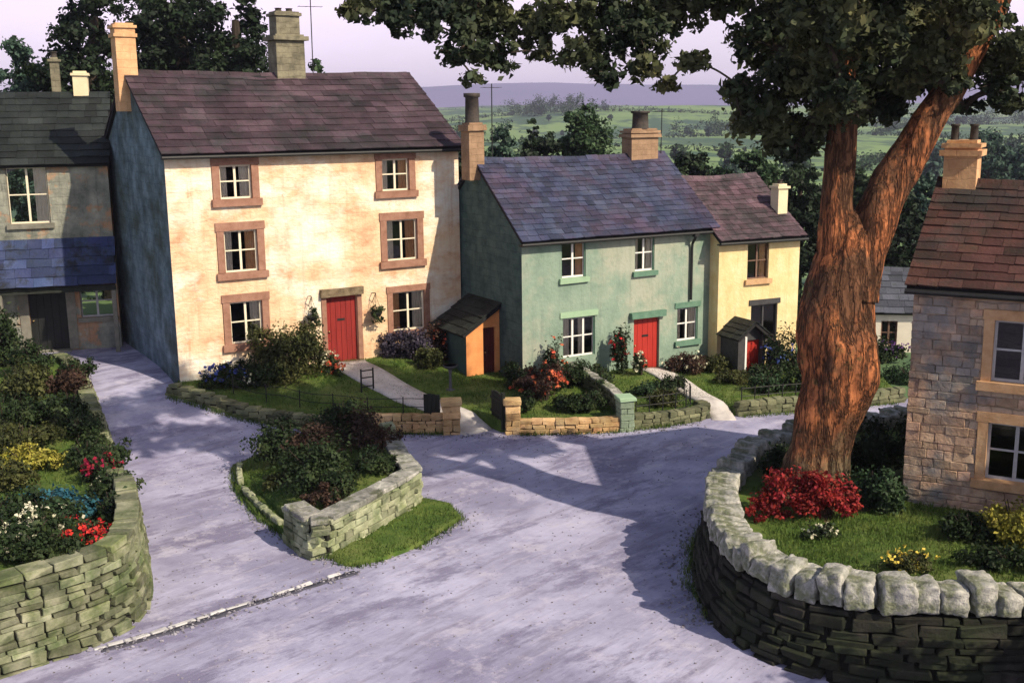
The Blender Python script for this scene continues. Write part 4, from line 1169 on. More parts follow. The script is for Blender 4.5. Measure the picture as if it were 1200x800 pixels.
# ================================================================== YELLOW COTTAGE
hC = empty('yellow_cottage', (7.0979, 37.9722, .144), R(25.6), 'small yellow cottage with rose slate roof, brown windows and arched porch', 'house')
W_, D_, H_, RR_ = 3.47, 5.515, 4.62, 1.877
winC = [(1.2, 2.12, 3.12, 4.38), (1.42, 2.58, .86, 2.2)]
mb = MB(); facade(mb, W_, -1.2, H_, winC + [(.25, 1.2, -.1, 1.6)]); mb.build('wall', M['yellow'], hC)
gables(hC, W_, D_, H_, RR_, -1.2, M['yellow'])
make_roof(hC, W_, D_, H_, RR_, M['slate_rose'], .12, .2, .27, (.24, .46)); gutter(hC, W_, H_, RR_ / (D_ / 2), .2)
window(hC, *winC[0], 'plain', M['sash_brown'], M['lintel_dark'], '-o-', sill_m=M['surround_buff'], lint_m=M['lintel_dark'])
window(hC, *winC[1], 'plain', M['shutter'], M['shutter'], '---', bars=(1, 0), sill_m=M['shutter'], lint_m=M['shutter'], label='dark grey ground floor window')
chimney(hC, W_ - .22, .95, 4.9, 6.15, .42, .42, M['ch_cream'], 1, .16, pot_r=.09)
pc = MB(); pw, pd, px0 = 1.14, 1.0, .16
pc.box(px0, px0 + .16, -pd, -.003, -.6, 1.35); pc.box(px0 + pw - .12, px0 + pw, -pd, -.003, -.6, 1.35)
po = pc.build('porch', M['shutter'], hC)
rb = MB(); cx = px0 + pw / 2
for sg in (1, -1):
    pm = MB(); slope(pm, 0, pd + .2, 0, 0, pw / 2 + .14, .55, .2, (.2, .4))
    n_ = len(rb.v); rb.v += [((cx - pw / 2 - .14 + y) if sg > 0 else (cx + pw / 2 + .14 - y), -pd - .2 + x, 1.3 + z) for x, y, z in pm.v]
    rb.f += [[n_ + q for q in f] for f in pm.f]; rb.m += pm.m
rb.build('porch_roof', [M['slate_black'], M['under']], po)
pg = MB(); pg.add([(px0, -pd + .1, 1.2), (px0 + pw, -pd + .1, 1.2), (cx, -pd + .1, 1.88)], [(0, 1, 2)]); pg.build('porch_gable', M['shutter'], po)
door(hC, px0 + .36, px0 + pw - .125, -.1, 1.72, M['red_door'], None, y=-pd + .1, letterbox=False, planks=4, arch=True)
pj = MB(); pj.box(px0 + .28, px0 + .355, -pd - .01, -pd + .15, -.1, 1.35); pj.build('porch_jamb', M['white'], po)
pj = MB(); pj.box(px0 + .165, px0 + .275, -pd + .02, -pd + .12, -.3, 1.6); pj.build('porch_panel', M['shutter'], po)

# ================================================================== RIGHT HOUSE
hD = empty('stone_cottage', (7.9386, 21.7462, 1.2705), R(-29.527), 'grey and buff rubble cottage with red brown slate roof behind the curved wall', 'house')
W_, D_, H_, RR_ = 6.5, 5.813, 4.457, 1.729
winD = [(1.3, 2.75, 2.42, 4.0), (1.32, 2.75, .46, 1.98), (4.2, 5.6, 2.42, 3.95)]
mb = MB(); facade(mb, W_, -1.4, H_, winD); mb.build('wall', M['right_wall'], hD)
gables(hD, W_, D_, H_, RR_, -1.4, M['right_gable'])
make_roof(hD, W_, D_, H_, RR_, M['slate_red'], .16, .24, .29, (.28, .55)); gutter(hD, W_, H_, RR_ / (D_ / 2), .24)
mb = MB(); z = -.6
while z < H_ - .05:
    ch = random.uniform(.1, .22); ch = min(ch, H_ - z); x = -random.uniform(0, .2)
    while x < W_:
        l = random.uniform(.18, .52); a, b = max(x, -.015), min(x + l, W_ + .015); x += l
        for h in winD:
            if z + ch > h[2] - .01 and z < h[3] + .01:
                if h[0] - .03 < (a + b) / 2 < h[1] + .03: a = b
                elif a < h[0] and b > h[0] - .02: b = h[0] - .025
                elif a < h[1] + .02 and b > h[1]: a = h[1] + .025
        if b - a > .06: mb.stone(((a + b) / 2, random.uniform(-.006, .006), z + ch / 2), ((b - a) / 2 - .003, .032, ch / 2 - .003), None, .3, .12)
    z += ch
mb.build('rubble_facing', M['right_stone'], hD)
for i, w in enumerate(winD):
    window(hD, *w, 'surround', M['sash_grey'], M['surround_buff'], '---', sw=.19)
chimney(hD, .32, D_ / 2, 5.6, 6.95, .66, .66, M['ch_ochre'], 2, .34, pot_r=.085, bands=((6.78, .09, .12),))

# ================================================================== LEFT HOUSE
hL = empty('lime_washed_cottage', (-17.533, 37.395, 1.2509), R(16.0436), 'shaded grey cottage with black roof and blue lean-to porch at the left edge', 'house')
W_, D_, H_, RR_, XL = 4.0, 6.0, 6.358, 2.24, -2.2
mb = MB(); facade(mb, W_ - XL, -1.2, H_, [(.77 - XL, 2.06 - XL, 4.32, 6.2), (1.1 - XL, 2.3 - XL, -.05, 2.12), (2.75 - XL, 3.85 - XL, 1.02, 2.1)])
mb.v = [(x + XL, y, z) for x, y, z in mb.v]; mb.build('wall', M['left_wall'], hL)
gb = MB()
for x in (XL, W_): gb.add([(x, 0, -1.2), (x, D_, -1.2), (x, D_, H_), (x, D_ / 2, H_ + RR_), (x, 0, H_)], [(0, 1, 2, 3, 4)])
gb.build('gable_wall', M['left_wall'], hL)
mb = MB(); k_ = RR_ / (D_ / 2)
slope(mb, XL - .1, W_ + .12, -.24, H_ - .24 * k_ + .06, D_ / 2, H_ + RR_ + .06, .36, (.35, .7)); slope(mb, XL - .1, W_ + .12, D_ + .2, H_ - .2 * k_ + .06, D_ / 2, H_ + RR_ + .06, .5, (.5, .8))
mb.build('roof', [M['slate_black'], M['under']], hL)
window(hL, .77, 2.06, 4.32, 6.2, 'plain', M['sash_cream'], M['surround_grey'], '-w-', lintel=True)
window(hL, 2.75, 3.85, 1.02, 2.1, 'plain', M['sash_grey'], M['surround_grey'], '---', lintel=False)
door(hL, 1.1, 2.3, -.05, 2.12, M['black_door'], M['surround_grey'], .3, None, planks=5, handle=True)
mb = MB(); slope(mb, XL - .1, W_ + .05, -1.0, 2.3, -.01, 3.75, .34, (.4, .8)); mb.build('lean_to_roof', [M['slate_royal'], M['under']], hL)
mb = MB(); mb.box(XL, W_, -.9, -.78, 2.05, 2.24, 0, .01); mb.build('lean_to_beam', M['timber'], hL)
for x in (XL + .1, .35, 3.92): mb = MB(); mb.box(x - .07, x + .07, -.9, -.77, -.8, 2.05, 0, .008); mb.build('lean_to_post', M['surround_grey'], hL)
chimney(hL, 3.15, D_ / 2, 8.0, 9.25, .5, .5, M['ch_cream'], 0); chimney(hL, 2.3, D_ / 2 + .3, 8.0, 9.75, .3, .3, M['ch_grey'], 1, .2)

# ================================================================== SMALL FAR COTTAGE
hF = empty('white_cottage', (13.2, 41.6, float(G(13.2, 41.6)) - .1), R(-8), 'tiny white cottage with grey blue roof seen beyond the tree trunk', 'house')
mb = MB(); facade(mb, 4.2, -1.2, 1.7, [(.75, 1.35, .35, 1.3), (2.4, 3.0, .5, 1.2)]); mb.build('wall', M['cottage_wall'], hF)
gables(hF, 4.2, 3.6, 1.7, 1.3, -1.2, M['cottage_wall']); make_roof(hF, 4.2, 3.6, 1.7, 1.3, M['slate_grey'], .12, .2, .33, (.3, .6))
window(hF, .75, 1.35, .35, 1.3, 'plain', M['sash_brown'], M['sash_brown'], '---', lintel=False); window(hF, 2.4, 3.0, .5, 1.2, 'plain', M['sash_brown'], M['sash_brown'], '---', lintel=False)
chimney(hF, 3.9, 1.8, 2.6, 3.7, .45, .45, M['ch_cream'], 1)

# ================================================================== LEFT GARDEN (raised, behind its curved wall)
LW = [(-16, 13.0), (-10.8, 15.6), (-9.0, 17.1), (-8.05, 17.9), (-7.38, 18.7), (-7.25, 19.5), (-7.65, 21.0), (-8.7, 23.7), (-10.4, 27.4), (-11.8, 30.3), (-13.8, 34.2), (-15.0, 36.0)]
LWp = catmull(LW, 6); _lp = Path(LWp)
_fr = _lp.s / _lp.L
HLW = lambda f: float(np.interp(f, [0, .46, .53, .62, .8, 1], [1.75, 1.65, 1.25, .75, .5, .35]))


def GLZ(x, y):
    y = np.asarray(y, float)
    return G(x, y) + np.interp(y, [12, 18.6, 20.5, 23, 27, 33], [1.62, 1.5, 1.15, .72, .5, .28])


wall_thing('garden_wall', 'tall rounded mossy drystone wall holding up the flower garden at the lower left', LW, G, 1.95, .135, (.22, .6), .42, M['drystone'], None, .16, -1, HLW, jit=.11)
LP_ = [tuple(q) for q in np.array(LWp)[:, :2]] + [(-17.2, 36.2), (-24, 35), (-30, 20), (-22, 12)]
lg = tag(slab('left_garden_ground', LP_, GLZ, M['lawn'], .55, .5, .12, lift=-.05), kind='structure')
tag(grass_on('garden_grass', '', scatter([(-9.5, 19), (-8, 20), (-9.3, 24), (-12, 30), (-14.5, 34), (-19, 34), (-17, 22)], GLZ, 9000, -.05), .11, .026), kind='stuff')


def on_left(x, y): return (x, y, float(GLZ(x, y)) - .06)


shrub('flowering_shrub', 'large cream flowered shrub above the rounded mossy wall', 'shrub', on_left(-8.85, 19.1), .7, .7, .7, M['lf_bush'], 2600, .085, (M['fl_white'], 520, .075))
shrub('flowering_shrub', 'lower cream flowered shrub spilling over the mossy wall at the frame edge', 'shrub', on_left(-9.3, 18.35), .7, .6, .7, M['lf_bush'], 1800, .085, (M['fl_white'], 260, .07))
shrub('flowering_shrub', 'cream and green shrub behind the crimson flowers on the mossy wall', 'shrub', on_left(-9.0, 20.7), .6, .6, .6, M['lf_mid'], 1900, .085, (M['fl_white'], 300, .07))
shrub('red_flowers', 'bed of crimson flowers at the corner of the rounded mossy wall', 'flowers', on_left(-7.95, 19.7), .55, .6, .5, M['lf_bush'], 900, .07, (M['fl_red'], 520, .075))
shrub('blue_plant', 'teal blue spreading plant on the left garden lawn', 'plant', on_left(-10.1, 22.7), 1.1, .6, .7, M['lf_blue'], 1900, .09)
shrub('blue_plant', 'darker teal plant nearer the lane wall behind the crimson flowers', 'plant', on_left(-9.3, 22.6), .6, .5, .45, M['lf_blue'], 900, .08)
shrub('red_flowers', 'upright dark red flowers with white sprays beside the lane', 'flowers', on_left(-9.75, 25.4), .42, .5, .8, M['lf_bush'], 700, .08, (M['fl_crimson'], 300, .085))
shrub('white_sprays', 'small white sprays below the upright dark red flowers', 'flowers', on_left(-9.35, 24.6), .3, .35, .5, M['lf_bush'], 320, .07, (M['fl_white'], 120, .06))
shrub('dark_bush', 'dark low bush hanging over the lane wall halfway up', 'bush', on_left(-10.7, 26.9), .6, 1.0, .8, M['lf_bush'], 1700, .09)
shrub('dark_bush', 'dark bush near the top of the lane before the grey cottage', 'bush', on_left(-12.3, 29.6), .7, 1.0, .95, M['lf_bush'], 1700, .1)
shrub('olive_bush', 'yellow olive bush on the left bank below the blue porch', 'bush', on_left(-13.9, 30.8), 1.0, .9, 1.15, M['lf_olive'], 2000, .1)
shrub('olive_bush', 'second olive bush lower down the left bank', 'bush', on_left(-12.6, 27.6), .9, .8, .75, M['lf_olive'], 1500, .1)
shrub('dark_bush', 'tall dark bush left of the black cottage door', 'bush', on_left(-16.3, 34.8), .8, .7, 1.7, M['lf_bush'], 2200, .11)
shrub('bronze_bush', 'brownish bush between the olive bushes beside the lane', 'bush', on_left(-13.0, 31.6), .7, .9, .8, M['lf_brown'], 1300, .1)
shrub('dark_bush', 'dark bush at the left frame edge above the cream flowers', 'bush', on_left(-10.2, 20.6), .9, .9, .8, M['lf_bush'], 1800, .1)
shrub('olive_bush', 'olive bush at the far left edge of the garden', 'bush', on_left(-12.0, 24.9), .9, .7, .75, M['lf_olive'], 1500, .1)

shrub('dark_bush', 'dark leafy bush hanging over the tall mossy wall at the lower left', 'bush', on_left(-8.35, 18.55), .7, .55, .5, M['lf_bush'], 1500, .085)
shrub('dark_bush', 'dark bush between the teal plants and the cream flowers', 'bush', on_left(-9.7, 21.9), .8, .6, .75, M['lf_bush'], 1700, .09)
shrub('dark_bush', 'dark bush beside the lane wall above the white sprays', 'bush', on_left(-9.9, 26.3), .5, .8, .8, M['lf_bush'], 1500, .09)
shrub('dark_bush', 'dark bush on the bank behind the second olive bush', 'bush', on_left(-13.6, 28.9), 1.1, .8, 1.0, M['lf_bush'], 2200, .1)
shrub('olive_bush', 'olive bush behind the teal plants in the left garden', 'bush', on_left(-11.9, 26.2), .8, .6, .7, M['lf_yellow'], 1300, .09)
shrub('dark_bush', 'dark bush at the top of the left bank by the white door jamb', 'bush', on_left(-14.6, 33.2), .8, .8, 1.1, M['lf_bush'], 1900, .1)

for x_, y_, rx_, ry_, h_, lb_ in ((-8.15, 21.6, .4, .8, .75, 'dark bush growing over the lane wall beside the crimson flower bed'), (-8.9, 23.7, .45, .9, .8, 'dark bush growing over the lane wall opposite the island'),
                                (-11.5, 28.6, .5, .8, .8, 'dark bush growing over the upper lane wall'), (-13.2, 32.7, .5, .8, .7, 'dark bush growing over the top end of the lane wall')):
    shrub('dark_bush', lb_, 'bush', on_left(x_, y_), rx_, ry_, h_, M['lf_bush'], 1500, .085)

# ================================================================== ROAD ISLAND
isl = [(-7.35, 28.1), (-6.85, 26.3), (-5.95, 24.5), (-4.72, 22.75), (-3.4, 21.5), (-2.7, 21.8), (-2.05, 22.5), (-1.2, 24.15), (-1.5, 24.95), (-2.2, 25.4), (-2.9, 28.2), (-3.5, 30.0), (-4.6, 30.3), (-6.5, 29.7)]
tag(slab('island_verge', isl, lambda x, y: G(x, y) + .09, M['lawn'], .3, .3, .05), kind='structure')
bed = [(-6.9, 28.1), (-6.45, 26.4), (-5.6, 24.8), (-4.6, 23.1), (-3.95, 22.45), (-2.55, 25.2), (-3.1, 27.6), (-3.7, 29.5), (-4.7, 29.9), (-6.2, 29.3)]


def BEDZ(x, y):
    d = (np.asarray(x) + 6.3) * .83 + (np.asarray(y) - 25.6) * .2
    return .12 + .55 * ss(-.1, 2.0, d)


tag(slab('planting_bed', bed, BEDZ, M['lawn'], .3, .6, .06), kind='structure')
tag(grass_on('island_grass', '', np.vstack([scatter(bed, BEDZ, 5000, -.02), scatter(isl, lambda x, y: np.full(np.shape(x), .08), 11000)]), .085, .022), kind='stuff')
wall_thing('island_wall', 'pale green drystone wall holding the planted island in the road', [(-4.75, 22.95), (-4.12, 22.1), (-3.95, 22.22), (-3.3, 23.4), (-2.5, 24.95), (-2.42, 25.3), (-2.75, 26.3), (-3.2, 28.0)], lambda x, y: .06, .72, .125, (.2, .5), .4, M['drystone_pale'], None, .06, -1, None, coping=(M['coping'], .12, (.35, .7), .04), smooth=5)
r = empty('stone_post', (-3.3, 28.35, 0), .3, 'short rough pale stone post at the back of the island wall', 'post'); mb = MB()
mb.stone((0, 0, .5), (.17, .15, .62), None, .35, .1); mb.build('shaft', M['drystone_pale'], r)
r = empty('stone_edging', (-6.3, 25.9, 0), 0, 'row of pale rough edging stones along the left side of the island', 'edging')
p = Path(catmull([(-7.15, 28.0), (-6.72, 26.4), (-5.85, 24.7), (-4.75, 23.0), (-4.3, 22.45)], 6)); s = 0
while s < p.L:
    l = random.uniform(.14, .4); a = p.at(s + l / 2); t = p.tan(s + l / 2)
    if random.random() < .85:
        mb = MB(); mb.stone((a[0] + 6.3, a[1] - 25.9, .13), (l / 2 - .01, .07, .09), [[t[0], -t[1], 0], [t[1], t[0], 0], [0, 0, 1]], .35, .14)
        mb.build('stone', M['drystone_pale'], r)
    s += l
isb = lambda x, y: (x, y, float(BEDZ(x, y)) - .05)
shrub('dark_bush', 'dark spreading bush in the middle of the walled island', 'bush', isb(-4.65, 25.3), 1.1, 1.2, 1.05, M['lf_bush'], 3000, .085)
shrub('dark_bush', 'dark bush standing tallest at the back of the walled island', 'bush', isb(-5.7, 27.8), 1.15, 1.0, 1.2, M['lf_bush'], 2600, .09)
shrub('bronze_bush', 'bronze brown bush behind the pale island wall', 'bush', isb(-3.75, 27.4), .8, 1.0, 1.0, M['lf_brown'], 1900, .085)
shrub('dark_bush', 'dark green bush with upright tips between the bronze bushes on the island', 'bush', isb(-4.5, 28.4), .7, .7, 1.15, M['lf_bush'], 1900, .09)
shrub('bronze_bush', 'low bronze bush at the near corner of the walled island', 'bush', isb(-4.2, 23.6), .5, .7, .5, M['lf_brown'], 1100, .08)
shrub('bronze_bush', 'dull brown bush in the centre of the island planting', 'bush', isb(-4.9, 26.8), .95, .8, 1.05, M['lf_brown'], 1700, .085)
shrub('olive_bush', 'small olive bush on the grassy left side of the island', 'bush', isb(-5.75, 26.0), .4, .5, .38, M['lf_olive'], 700, .075)

shrub('dark_bush', 'dark bush along the inner side of the pale island wall', 'bush', isb(-3.35, 25.6), .55, 1.0, .62, M['lf_bush'], 1700, .085)
shrub('dark_bush', 'dark bush spilling over the near end of the pale island wall', 'bush', isb(-3.95, 24.2), .5, .7, .6, M['lf_bush'], 1500, .085)
# kerb line where the lane meets the road: worn setts, some sunk, and the dark gutter below them
kp = Path(catmull([(-7.35, 18.0), (-6.3, 18.75), (-5.2, 19.75), (-4.2, 20.55), (-3.3, 21.35)], 6)); s = 0; mb = MB()
while s < kp.L - .1:
    l = random.uniform(.22, .6); a = kp.at(s + l / 2); t = kp.tan(s + l / 2); o_ = random.uniform(-.012, .012)
    if random.random() < .88: mb.stone((a[0] - t[1] * o_, a[1] + t[0] * o_, random.uniform(-.035, -.015)), (l / 2 - .012, random.uniform(.045, .06), .05), [[t[0], -t[1], 0], [t[1], t[0], 0], [0, 0, 1]], .3, .1)
    s += l
tag(mb.build('kerb', M['kerb']), kind='structure')
gu, gd = [], []
for q in np.linspace(.1, kp.L, 30):
    a = kp.at(q); t = kp.tan(q); n_ = np.array([t[1], -t[0]]); gu.append(tuple(a + n_ * .045)); gd.append(tuple(a + n_ * (.2 + .07 * mnoise.noise(Vector((q * 2.3, 0, 1))) + .04 * random.random())))
tag(slab('gutter_channel', gd + gu[::-1], lambda x, y: np.full(np.shape(x), .006), M['gutter'], .5, .02), kind='structure')
# loose grit washed to the edges of the road
mb = MB()
for ptsg, n_, sp_ in (([(-7.3, 17.8), (-5.2, 19.6), (-3.2, 21.2)], 260, .16), (LWp[14:], 500, .22), ([(-4.0, 22.0), (-2.9, 21.55), (-1.1, 24.0), (-2.2, 25.5)], 260, .2), ([(3.4, 18.6), (3.3, 20.6), (3.7, 22.6), (4.6, 24.5)], 360, .25),
                    ([(-9.0, 32.1), (-5.8, 31.2), (-1.9, 30.85), (2.9, 30.8), (5.6, 31.9)], 600, .2), ([(-7.3, 28.1), (-5.9, 24.3), (-4.3, 22.2)], 240, .18)):
    for x, y, z in along(ptsg, n_, sp_, G):
        r_ = random.uniform(.008, .028); mb.stone((x, y, z + r_ * .5), (r_, r_ * random.uniform(.6, 1), r_ * .7), None, .4, .2)
for _ in range(2600):
    x, y = random.uniform(-9, 9), random.uniform(16.2, 31)
    r_ = random.uniform(.005, .017); mb.stone((x, y, float(G(x, y)) + r_ * .4), (r_, r_ * .8, r_ * .6), None, .4, .2)
tag(mb.build('road_grit', M['grit']), kind='stuff')

# ================================================================== RIGHT GARDEN AND ITS CURVED WALL
RW = [(14, 16.75), (11, 16.7), (8.15, 16.74), (7.18, 16.72), (6.12, 16.85), (5.15, 17.2), (4.45, 17.95), (4.08, 19.05), (4.07, 20.6), (4.4, 22.35), (5.22, 24.1), (6.2, 25.45), (7.7, 26.6), (10, 27.4), (13, 27.0)]
RG = lambda x, y: np.full(np.shape(x), 1.22) if np.shape(x) else 1.22
rw = wall_thing('garden_wall', 'curved dark drystone wall with big pale coping stones at the lower right', RW, G, 1.2, .14, (.25, .75), .46, M['drystone_shaded'], None, .34, 1, jit=.11)
ROUGH = bpy.data.textures.new('stone_roughness', 'CLOUDS'); ROUGH.noise_scale = .2; ROUGH.noise_depth = 4
pp = Path(catmull(RW, 10)); s = .0
while s < pp.L - .3:
    l = random.uniform(.34, .6) if s < 10.2 else random.uniform(.2, .36); c = s + l / 2; a = pp.at(c); t = pp.tan(c); cb = MB()
    th = random.uniform(-.17, .13); ct, st_ = math.cos(th), math.sin(th)
    M3 = np.array([[t[0], -t[1], 0], [t[1], t[0], 0], [0, 0, 1]]) @ np.array([[ct, 0, -st_], [0, 1, 0], [st_, 0, ct]])
    hh = random.uniform(.18, .29)
    cb.stone((0, 0, 0), (l / 2 + .004, random.uniform(.26, .34), hh), M3, .11, .12)
    o = cb.build('coping_stone', M['coping'], rw, True); o.location = (a[0] - rw.location.x, a[1] - rw.location.y, 1.16 + hh - .02 - rw.location.z)
    md = o.modifiers.new('round', 'SUBSURF'); md.levels = 3; md.render_levels = 3
    dm = o.modifiers.new('rough', 'DISPLACE'); dm.texture = ROUGH; dm.strength = .11; dm.mid_level = .5; dm.texture_coords = 'GLOBAL'
    s += l
RP = [tuple(q) for q in np.array(catmull(RW, 4))[:, :2]] + [(18, 24), (18, 16.75)]
tag(slab('right_garden_ground', RP, RG, M['lawn'], .45, .6, .1, lift=-.02), kind='structure')
tag(grass_on('garden_grass', '', scatter([(4.6, 18.6), (6.2, 17.2), (12, 17.1), (9, 21), (7.5, 25.5), (5, 22.5)], RG, 15000, -.02), .09, .022), kind='stuff')
rgp = lambda x, y: (x, y, 1.16)
shrub('crimson_shrub', 'crimson leaved shrub at the foot of the big tree', 'shrub', rgp(5.65, 20.75), .95, .8, 1.05, M['lf_red'], 3200, .08, clumps=[(0, 0, .5, .6, .5, .42), (-.55, 0, .45, .42, .4, .36), (.5, .1, .5, .45, .4, .42), (.15, -.25, .75, .45, .4, .35), (-.3, .2, .8, .38, .35, .3), (.85, 0, .4, .3, .3, .28), (-.9, -.1, .32, .28, .3, .24)])
shrub('green_shrub', 'mid green shrub at the right side of the big trunk', 'shrub', rgp(6.95, 21.2), .75, .5, .95, M['lf_mid'], 2000, .085)
shrub('dark_bush', 'dark bush between the big trunk and the stone cottage', 'bush', rgp(8.0, 23.6), .85, .8, 1.35, M['lf_bush'], 2600, .09)
shrub('dark_bush', 'dark low bush against the wall end of the stone cottage', 'bush', rgp(7.4, 21.4), .5, .35, .55, M['lf_bush'], 1200, .08)
shrub('yellow_flowers', 'low clump of yellow flowers on the lawn behind the pale coping', 'flowers', rgp(6.75, 18.15), .55, .35, .38, M['lf_olive'], 900, .06, (M['fl_yellow'], 300, .055))
shrub('yellow_bush', 'bright yellow green bush below the cottage windows', 'bush', rgp(9.15, 19.3), .62, .5, 1.0, M['lf_yellow'], 2000, .08)
shrub('dark_bush', 'dark bush left of the bright yellow bush', 'bush', rgp(8.35, 19.55), .55, .5, .6, M['lf_bush'], 1500, .08)
shrub('dark_bush', 'dark low bush right of the lawn behind the pale coping', 'bush', rgp(8.6, 18.3), .8, .5, .42, M['lf_bush'], 1500, .075)
shrub('white_flowers', 'few small white flowers in front of the crimson shrub', 'flowers', rgp(5.75, 19.85), .45, .25, .3, M['lf_bush'], 420, .06, (M['fl_white'], 60, .05))
shrub('dark_bush', 'dark bush left of the big trunk inside the curved wall', 'bush', rgp(5.75, 23.4), .45, .6, .75, M['lf_bush'], 1500, .085)

# ================================================================== FRONT GARDEN PLANTS
def gp(x, y): return (x, y, float(FL(x, y)) - .04)
def pa(x, y): return gp(*PA(x, y))
def pb(x, y): return gp(*PB(x, y))


shrub('blue_hydrangea', 'blue hydrangea at the left corner of the tall cream house', 'shrub', pa(1.0, -.75), .7, .5, .85, M['lf_bush'], 1500, .085, (M['fl_blue'], 520, .085))
shrub('white_flowers', 'small white flowers beside the blue hydrangea', 'flowers', pa(1.75, -.95), .3, .3, .5, M['lf_bush'], 450, .07, (M['fl_white'], 100, .065))
shrub('big_bush', 'big rounded green bush under the lower left window of the cream house', 'bush', pa(3.05, -.95), 1.35, .85, 2.05, M['lf_olive'], 5200, .095)
shrub('dark_bush', 'darker low bush in front of the big rounded green bush', 'bush', pa(2.3, -1.15), .8, .5, 1.0, M['lf_bush'], 1900, .09)
shrub('white_flowers', 'cream flowers beside the deep red door', 'flowers', pa(4.3, -.85), .45, .35, .8, M['lf_bush'], 700, .075, (M['fl_white'], 260, .085))
shrub('red_flowers', 'orange red flowers below the cream flowers by the deep red door', 'flowers', pa(4.45, -1.25), .35, .3, .5, M['lf_bush'], 420, .07, (M['fl_orange'], 240, .085))
shrub('purple_bush', 'grey purple bush right of the deep red door', 'bush', pa(7.5, -.8), .95, .55, 1.0, M['lf_purple'], 2800, .09)
shrub('bronze_bush', 'bronze bush with orange red flowers beside the lean-to shed', 'bush', pa(8.4, -1.0), .7, .6, 1.25, M['lf_brown'], 1900, .09, (M['fl_orange'], 120, .08))
shrub('olive_bush', 'small olive bush in front of the lean-to shed', 'bush', gp(-2.75, 36.0), .5, .5, .75, M['lf_olive'], 1100, .085)
shrub('red_shrub', 'scarlet and bronze shrub behind the warm stone wall', 'shrub', gp(1.0, 33.2), .85, .7, 1.15, M['lf_brown'], 2300, .085, (M['fl_orange'], 620, .09))
shrub('dark_bush', 'dark bush at the left corner of the green cottage', 'bush', gp(.1, 34.3), .6, .5, .75, M['lf_bush'], 1400, .085)
shrub('tall_flowers', 'tall stems of orange flowers left of the lower green cottage window', 'flowers', pb(.85, -.5), .42, .3, 1.45, M['lf_bush'], 750, .085, (M['fl_orange'], 110, .1))
shrub('dark_bush', 'dark bush under the lower green cottage window', 'bush', pb(2.0, -.7), .85, .45, .7, M['lf_bush'], 1900, .085)
shrub('tall_flowers', 'tall dark plant with red flowers left of the bright red door', 'flowers', pb(3.45, -.55), .42, .32, 1.7, M['lf_bush'], 1100, .09, (M['fl_red'], 60, .1))
shrub('white_flowers', 'white flowers beside the bright red door of the green cottage', 'flowers', pb(3.95, -.95), .3, .3, .9, M['lf_bush'], 520, .075, (M['fl_white'], 150, .075))
shrub('bronze_bush', 'pinkish brown bush right of the bright red door', 'bush', pb(6.0, -.7), .8, .5, .85, M['lf_brown'], 1900, .085, (M['fl_white'], 40, .07))
shrub('olive_bush', 'olive bush at the right corner of the green cottage', 'bush', pb(7.0, -.8), .6, .5, .75, M['lf_olive'], 1400, .085)
shrub('dark_hedge', 'dark hedge beside the dividing wall with pale coping', 'hedge', gp(2.75, 34.6), .5, 1.2, .7, M['lf_bush'], 2200, .08)
shrub('dark_hedge', 'dark hedge behind the pale green pillar', 'hedge', gp(2.3, 32.5), .65, .55, .65, M['lf_bush'], 1700, .08)
shrub('dark_bush', 'low dark bush on the railed lawn before the green cottage', 'bush', gp(4.3, 34.0), .7, .5, .42, M['lf_mid'], 1200, .08)
shrub('blue_shrub', 'tall dark blue flowered shrub in front of the yellow cottage', 'shrub', gp(9.1, 37.0), .75, .6, 1.6, M['lf_bush'], 2300, .09, (M['fl_blue'], 320, .085))
shrub('clipped_bush', 'rounded dark bush behind the railing of the yellow cottage', 'bush', gp(8.0, 34.5), .75, .5, .75, M['lf_mid'], 1700, .08)
shrub('clipped_bush', 'rounded dark bush by the trunk in front of the yellow cottage', 'bush', gp(9.4, 34.8), .8, .6, 1.1, M['lf_bush'], 1900, .085)
shrub('olive_bush', 'low olive bush on the lawn beside the arched porch', 'bush', gp(7.3, 35.7), .7, .6, .5, M['lf_olive'], 1300, .08)
shrub('violet_bush', 'violet flowered bush in front of the tiny white cottage', 'bush', (13.3, 39.6, float(G(13.3, 39.6)) - .05), .95, .5, .95, M['lf_bush'], 1700, .09, (M['fl_violet'], 420, .09))
shrub('dark_hedge', 'green hedge along the road beyond the big trunk', 'hedge', (13.4, 36.6, -.05), 1.6, .5, .7, M['lf_mid'], 2400, .085)
shrub('dark_bush', 'dark bush left of the tiny white cottage', 'bush', (11.6, 40.4, -.05), .8, .7, 1.7, M['lf_dark'], 1900, .1)

shrub('dark_bush', 'dark bush against the dividing wall behind the scarlet shrub', 'bush', gp(1.7, 34.4), .7, .7, .8, M['lf_bush'], 1700, .085)
shrub('dark_bush', 'dark bush in front of the scarlet and bronze shrub', 'bush', gp(1.75, 32.3), .6, .45, .6, M['lf_bush'], 1400, .085)
shrub('dark_bush', 'dark bush inside the wooden garden gate', 'bush', gp(.35, 32.3), .5, .5, .6, M['lf_bush'], 1300, .085)
shrub('olive_bush', 'olive bush behind the black railing of the green cottage', 'bush', gp(4.6, 32.8), .6, .45, .6, M['lf_olive'], 1300, .085)
shrub('dark_bush', 'dark bush on the railed lawn beside the white path', 'bush', gp(5.0, 34.3), .55, .6, .65, M['lf_bush'], 1400, .085)
shrub('dark_bush', 'dark bush at the foot of the yellow cottage between porch and blue shrub', 'bush', gp(8.3, 36.2), .65, .5, .7, M['lf_bush'], 1400, .085)
shrub('dark_bush', 'low dark bush on the lawn corner behind the mossy edging wall', 'bush', gp(-8.5, 33.3), .8, .4, .5, M['lf_bush'], 1400, .085)
